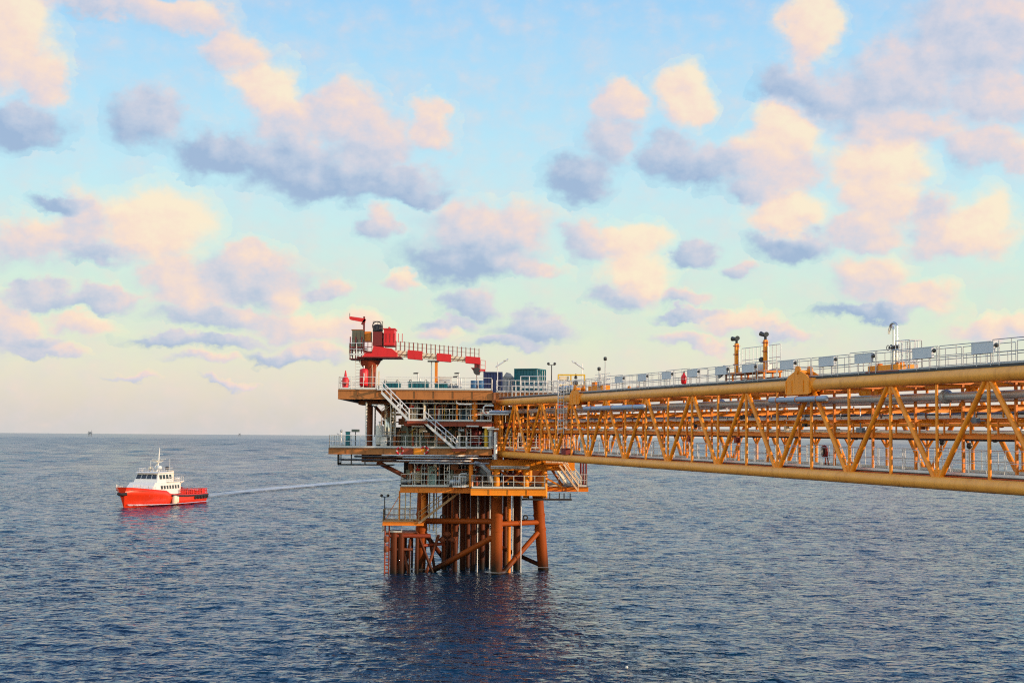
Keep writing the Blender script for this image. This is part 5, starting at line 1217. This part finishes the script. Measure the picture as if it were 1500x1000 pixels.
for s in (1, -1):
    f = MB(); pts = [(x, s * (sheer(x)[4] + .06), sheer(x)[5] - .35) for x in [-12.9 + i * .9 for i in range(18)]]
    f.path(pts, .19, 8); f.build('fender_strake', 'rubber', hull)
    for k in range(5): MB().torus((-12.4 + k * 1.25, s * (sheer(-12 + k)[4] + .1), 1.25), .3, .14, 16, 8, 'y').build('tyre_fender', 'rubber', hull)
    rl = MB().rail([(x, s * (sheer(x)[4] - .15), sheer(x)[5]) for x in (-12.8, -9, -5, -1.2)], 1.05, .8, .06, (1, .66, .33), False); bb('stern_rail', rl, 'hullred')
    st_ = MB()
    for k in range(5): st_.span((-12 + k * 2.1, s * 3.05 - .25, 2.05), (-10.6 + k * 2.1, s * 3.05 + .25, 2.95 - (k % 2) * .25))
    bb('cargo_rail', st_, 'red')
    rl = MB().rail([(x, s * (sheer(x)[4] - .2), sheer(x)[5]) for x in (7.5, 9.5, 11.3, 12.6)], .6, .9, .035, (1, .5), False); bb('bow_rail', rl, 'white')
MB().path([(13.3, -.75, 2.9), (13.75, -.3, 2.8), (13.85, 0, 2.75), (13.75, .3, 2.8), (13.3, .75, 2.9)], .33, 10).build('bow_fender', 'rubber', hull)
MB().rail([(-12.9, -3.2, 2.0), (-12.9, 3.2, 2.0)], 1.05, .8, .06, (1, .5), False).build('transom_rail', 'hullred', hull)
# pale patch fender hanging amidships to port
MB().vessel((1.6, 3.85, .25), (1.6, 3.85, 2.1), .5, 16, .5).vessel((.7, 3.85, .5), (.7, 3.85, 1.9), .38, 16, .5).build('side_fender', 'cream', hull)
def house(name, x0, x1, w0, z0, z1, rf=.0, rb=0, mat='white', taper=.9):
    """deckhouse with raked front"""
    a, t = w0 / 2, w0 / 2 * taper
    return bb(name, MB().hexa([(x0, -a, z0), (x1, -a * .86, z0), (x1, a * .86, z0), (x0, a, z0), (x0 + rb, -t, z1), (x1 - rf, -t * .82, z1), (x1 - rf, t * .82, z1), (x0 + rb, t, z1)]), mat)
h1 = house('deckhouse', -2.2, 8.9, 6.4, 2.35, 5.0, 2.6, 0, 'white', .92)
h2 = house('wheelhouse', -.2, 5.3, 5.3, 5.0, 7.0, .9, .1, 'white', .9)
bb('wheelhouse_roof', MB().hexa([(-.5, -2.6, 7.0), (4.9, -2.2, 7.0), (4.9, 2.2, 7.0), (-.5, 2.6, 7.0), (-.4, -2.5, 7.18), (4.7, -2.1, 7.18), (4.7, 2.1, 7.18), (-.4, 2.5, 7.18)]), 'white')
bb('upper_deck', MB().span((-3.6, -3.05, 4.95), (2.5, 3.05, 5.06)), 'white')
def slab(par, name, c0, c1, c2, c3, out, mat='glass'):
    c = [V(k) for k in (c0, c1, c2, c3)]; o = V(out); MB().prism([k + o * .012 for k in c], o * .03).build(name, mat, par)
# front windows on the raked wheelhouse front (front plane between z 5 and 7)
def fw(y, z):     # point on the front of the wheelhouse
    t = (z - 5.0) / 2.0; x = 5.3 - .9 * t; hw = (2.65 * .86) * (1 - t) + (2.65 * .9 * .82) * t; return (x, y * hw, z)
for k in range(4):
    y0 = -.94 + k * .48; y1 = y0 + .40
    slab(h2, 'window', fw(y0, 5.75), fw(y1, 5.75), fw(y1, 6.65), fw(y0, 6.65), (1, 0, .4))
for s in (1, -1):
    def sw(x, z):
        t = (z - 5.0) / 2.0; yb = 2.65 + (2.65 * .86 - 2.65) * (x + .2) / 5.5; return (x, s * (yb * (1 - t * .1) ), z)
    for k in range(4):
        x0 = .3 + k * 1.08; slab(h2, 'window', sw(x0, 5.7), sw(x0 + .72, 5.7), sw(x0 + .72, 6.6), sw(x0, 6.6), (0, s, .08))
    def lw(x, z):
        t = (z - 2.35) / 2.65; yb = 3.2 + (3.2 * .86 - 3.2) * (x + 2.2) / 11.1; return (x, s * yb * (1 - t * .08), z)
    for k in range(7):
        x0 = -1.7 + k * .98; slab(h1, 'window', lw(x0, 3.55), lw(x0 + .55, 3.55), lw(x0 + .55, 4.3), lw(x0, 4.3), (0, s, .08))
    bb('upper_rail', MB().rail([(-3.5, s * 2.95, 5.06), (2.2, s * 2.95, 5.06)], 1.0, .8, .03, (1, .5), False), 'white')
    MB().vessel((-3.2, s * 2.3, 5.5), (-1.8, s * 2.3, 5.5), .33, 14, .4).build('liferaft', 'white', bt)
    bb('funnel', MB().hexa([(-1.9, s * 1.5 - .4, 5.06), (-.7, s * 1.5 - .4, 5.06), (-.7, s * 1.5 + .4, 5.06), (-1.9, s * 1.5 + .4, 5.06), (-1.8, s * 1.5 - .35, 7.4), (-1.0, s * 1.5 - .35, 7.4), (-1.0, s * 1.5 + .35, 7.4), (-1.8, s * 1.5 + .35, 7.4)]), 'cream')
bb('roof_rail', MB().rail([(4.4, -2.0, 7.18), (4.4, 2.0, 7.18), (-.2, 2.4, 7.18), (-.2, -2.4, 7.18), (4.4, -2.0, 7.18)], .8, .9, .028, (1, .5), False), 'white')
ms = bb('mast', MB().path([(1.0, 0, 7.18), (.5, 0, 9.4), (.2, 0, 12.4)], .2, 10, .07).bar((2.2, .5, 7.18), (.6, 0, 9.2), .12).bar((2.2, -.5, 7.18), (.6, 0, 9.2), .12), 'white')
MB().bar((.4, -1.3, 9.9), (.4, 1.3, 9.9), .1).bar((.3, -.7, 11.0), (.3, .7, 11.0), .08).span((.3, -.5, 9.25), (1.5, .5, 9.35)).build('yard', 'white', ms)
MB().span((.9, -1.1, 9.5), (1.1, 1.1, 9.68)).lathe((1.0, 0, 9.35), [(.2, 0), (.2, .15)], 12).build('radar', 'cream', ms)
MB().lathe((1.9, .9, 7.18), [(.1, 0), (.1, .5), (.4, .6), (.5, .95), (.35, 1.3), (.05, 1.4)], 14).build('radome', 'white', bt)
MB().lathe((.4, -1.6, 7.18), [(.1, 0), (.1, .4), (.36, .5), (.42, .8), (.3, 1.1), (.05, 1.2)], 14).build('radome', 'cream', bt)
MB().ball((.1, 1.5, 8.0), .38, 14).tube((.1, 1.5, 7.18), (.1, 1.5, 7.7), .06, 8).build('day_shape', 'dark', bt)
MB().tube((-.1, 1.9, 7.18), (-.1, 1.9, 10.0), .035, 6).tube((-.2, -1.9, 7.18), (-.2, -1.9, 9.6), .035, 6).build('whip_antenna', 'white', bt)
MB().span((-8.5, -1.6, 2.05), (-5.6, 1.6, 3.15)).span((-4.8, -2.2, 2.05), (-3.0, 2.2, 3.7)).build('deck_box', 'maroon', bt)
bb('crane_davit', MB().path([(-3.4, 2.4, 2.1), (-3.4, 2.4, 4.6), (-4.6, 2.5, 5.0)], .12, 8), 'cream')
# foam under the bow, a mesh lying on the water
def foam_mat(name, sc, lo, hi, alpha=1.0):
    m = bpy.data.materials.new(name); nt, N, L, b = nodes_of(m)
    b.inputs['Base Color'].default_value = (.8, .82, .82, 1); b.inputs['Roughness'].default_value = .8
    g = N.new('ShaderNodeNewGeometry'); mp = N.new('ShaderNodeMapping'); mp.inputs['Scale'].default_value = (sc, sc, sc); L.new(g.outputs['Position'], mp.inputs[0])
    n = N.new('ShaderNodeTexNoise'); n.inputs['Scale'].default_value = 1; n.inputs['Detail'].default_value = 8; n.inputs['Roughness'].default_value = .7; L.new(mp.outputs[0], n.inputs['Vector'])
    at = N.new('ShaderNodeAttribute'); at.attribute_name = 'edge'
    mu = N.new('ShaderNodeMath'); mu.operation = 'MULTIPLY_ADD'; L.new(at.outputs['Fac'], mu.inputs[0]); mu.inputs[1].default_value = .5; L.new(n.outputs['Fac'], mu.inputs[2])
    mr = N.new('ShaderNodeMapRange'); mr.inputs['From Min'].default_value = lo; mr.inputs['From Max'].default_value = hi; mr.inputs['To Max'].default_value = alpha; L.new(mu.outputs[0], mr.inputs['Value'])
    L.new(mr.outputs[0], b.inputs['Alpha']); MATS[name] = m
foam_mat('foam', .9, .52, .85); foam_mat('wake_foam', .22, .52, 1.0, .5)
def ribbon(name, pts, wid, mat, dz, mw=None, parent=None, nw=8, hgt=None):
    """a strip of foam following the water along pts; 'edge' is 1 in its middle and 0 at its rim"""
    vs = []; ed = []; n = len(pts)
    for i, p in enumerate(pts):
        p = V(p); q = V(pts[min(i + 1, n - 1)]) - V(pts[max(i - 1, 0)]); nrm = V((-q.y, q.x, 0)).normalized()
        for j in range(nw + 1):
            f = j / nw * 2 - 1; c = p + nrm * f * wid[i] / 2; fade = math.sin(math.pi * min(1, max(0, (i + .8) / (n + .6)))) ** .5
            vs.append((c.x, c.y, dz + (hgt(i, j) if hgt else 0))); ed.append((1 - abs(f) ** 2) * fade)
    fs = [(i * (nw + 1) + j, i * (nw + 1) + j + 1, (i + 1) * (nw + 1) + j + 1, (i + 1) * (nw + 1) + j) for i in range(n - 1) for j in range(nw)]
    me = bpy.data.meshes.new(name); me.from_pydata(vs, [], fs); me.attributes.new('edge', 'FLOAT', 'POINT').data.foreach_set('value', ed)
    me.polygons.foreach_set('use_smooth', [True] * len(fs)); me.materials.append(MATS[mat]); me.update()
    o = bpy.data.objects.new(name, me); COL.objects.link(o)
    if mw is not None: o.matrix_world = mw
    return o
bwv = [(x, (sheer(x)[2] + .25 + (12 - x) * .05), 0) for x in [12.6 - i * .7 for i in range(34)]]
o = ribbon('bow_wave', bwv, [.9 + .03 * i for i in range(34)], 'foam', .3, mw=MBT, hgt=lambda i, j: .45 * math.exp(-i / 9) * (1 - abs(j / 4 - 1)))
tag(o, 'white foam curling along the waterline of the red crew boat', 'foam', kind='stuff')
wk = [sea_pt(290 + (585 - 290) * t, 730.5 + (702.0 - 730.5) * (t ** .8)) for t in [i / 60 for i in range(61)]]
o = ribbon('boat_wake', wk, [5 + 6 * i / 60 for i in range(61)], 'wake_foam', .42); tag(o, 'pale streak of wake trailing behind the crew boat', 'wake', kind='stuff')
foam_mat('leg_foam', 1.4, .66, .98, .7)
for k in 'abcd':
    a_, b_ = LG[k]; t = a_.z / (a_.z - b_.z); p = a_.lerp(b_, t)
    pts = [(p.x + .85 * math.cos(i * math.pi / 10), p.y + .85 * math.sin(i * math.pi / 10), 0) for i in range(21)]
    o = ribbon('leg_foam', pts, [.9] * 21, 'leg_foam', .2)
    tag(o, {'a': 'thin foam round the left leg of the platform', 'b': 'thin foam round the nearest middle leg of the platform', 'c': 'thin foam round the right leg of the platform', 'd': 'thin foam round the rear leg of the platform'}[k], 'foam', kind='stuff')
# ------------------------------------------------------------------ far platforms on the horizon and a float
def far_platform(label, px, Y, w, h):
    x = PX(px, Y, 633); o = thing('distant_platform', label, 'platform', (x, Y, 0), 'platforms on the horizon')
    for dx in (-.4, .4):
        for dy in (-.4, .4): MB().tube((x + dx * w * .9, Y + dy * w * .9, -4), (x + dx * w * .7, Y + dy * w * .7, h * .45), w * .06, 8).build('leg', 'slate', o)
    MB().span((x - w * .5, Y - w * .5, h * .45), (x + w * .5, Y + w * .5, h * .55)).span((x - w * .4, Y - w * .4, h * .68), (x + w * .45, Y + w * .4, h * .76)).build('deck', 'slate', o)
    MB().span((x - w * .3, Y - w * .3, h * .552), (x + w * .35, Y + w * .3, h * .678)).build('module', 'slate', o)
    MB().bar((x + w * .2, Y, h * .76), (x + w * .45, Y, h * 1.1), w * .06).tube((x - w * .3, Y, h * .76), (x - w * .3, Y, h), w * .05, 6).build('mast', 'slate', o)
far_platform('tiny distant platform on the horizon at the far left above the boat bow', 132, 6000, 17, 24)
far_platform('faint speck of a platform on the horizon between the boat and the large platform', 351, 9500, 14, 22)
p = sea_pt(918, 978)
o = thing('white_float', 'tiny white float on the dark water at the bottom of the photo', 'float', (p.x, p.y, 0))
MB().ball((p.x, p.y, .05), .08, 12).build('ball', 'white', o); MB().torus((p.x, p.y, .15), .03, .01, 10, 5, 'y').build('eye', 'dark', o)
print('boat', mid, hd, (bowp - stp).length)
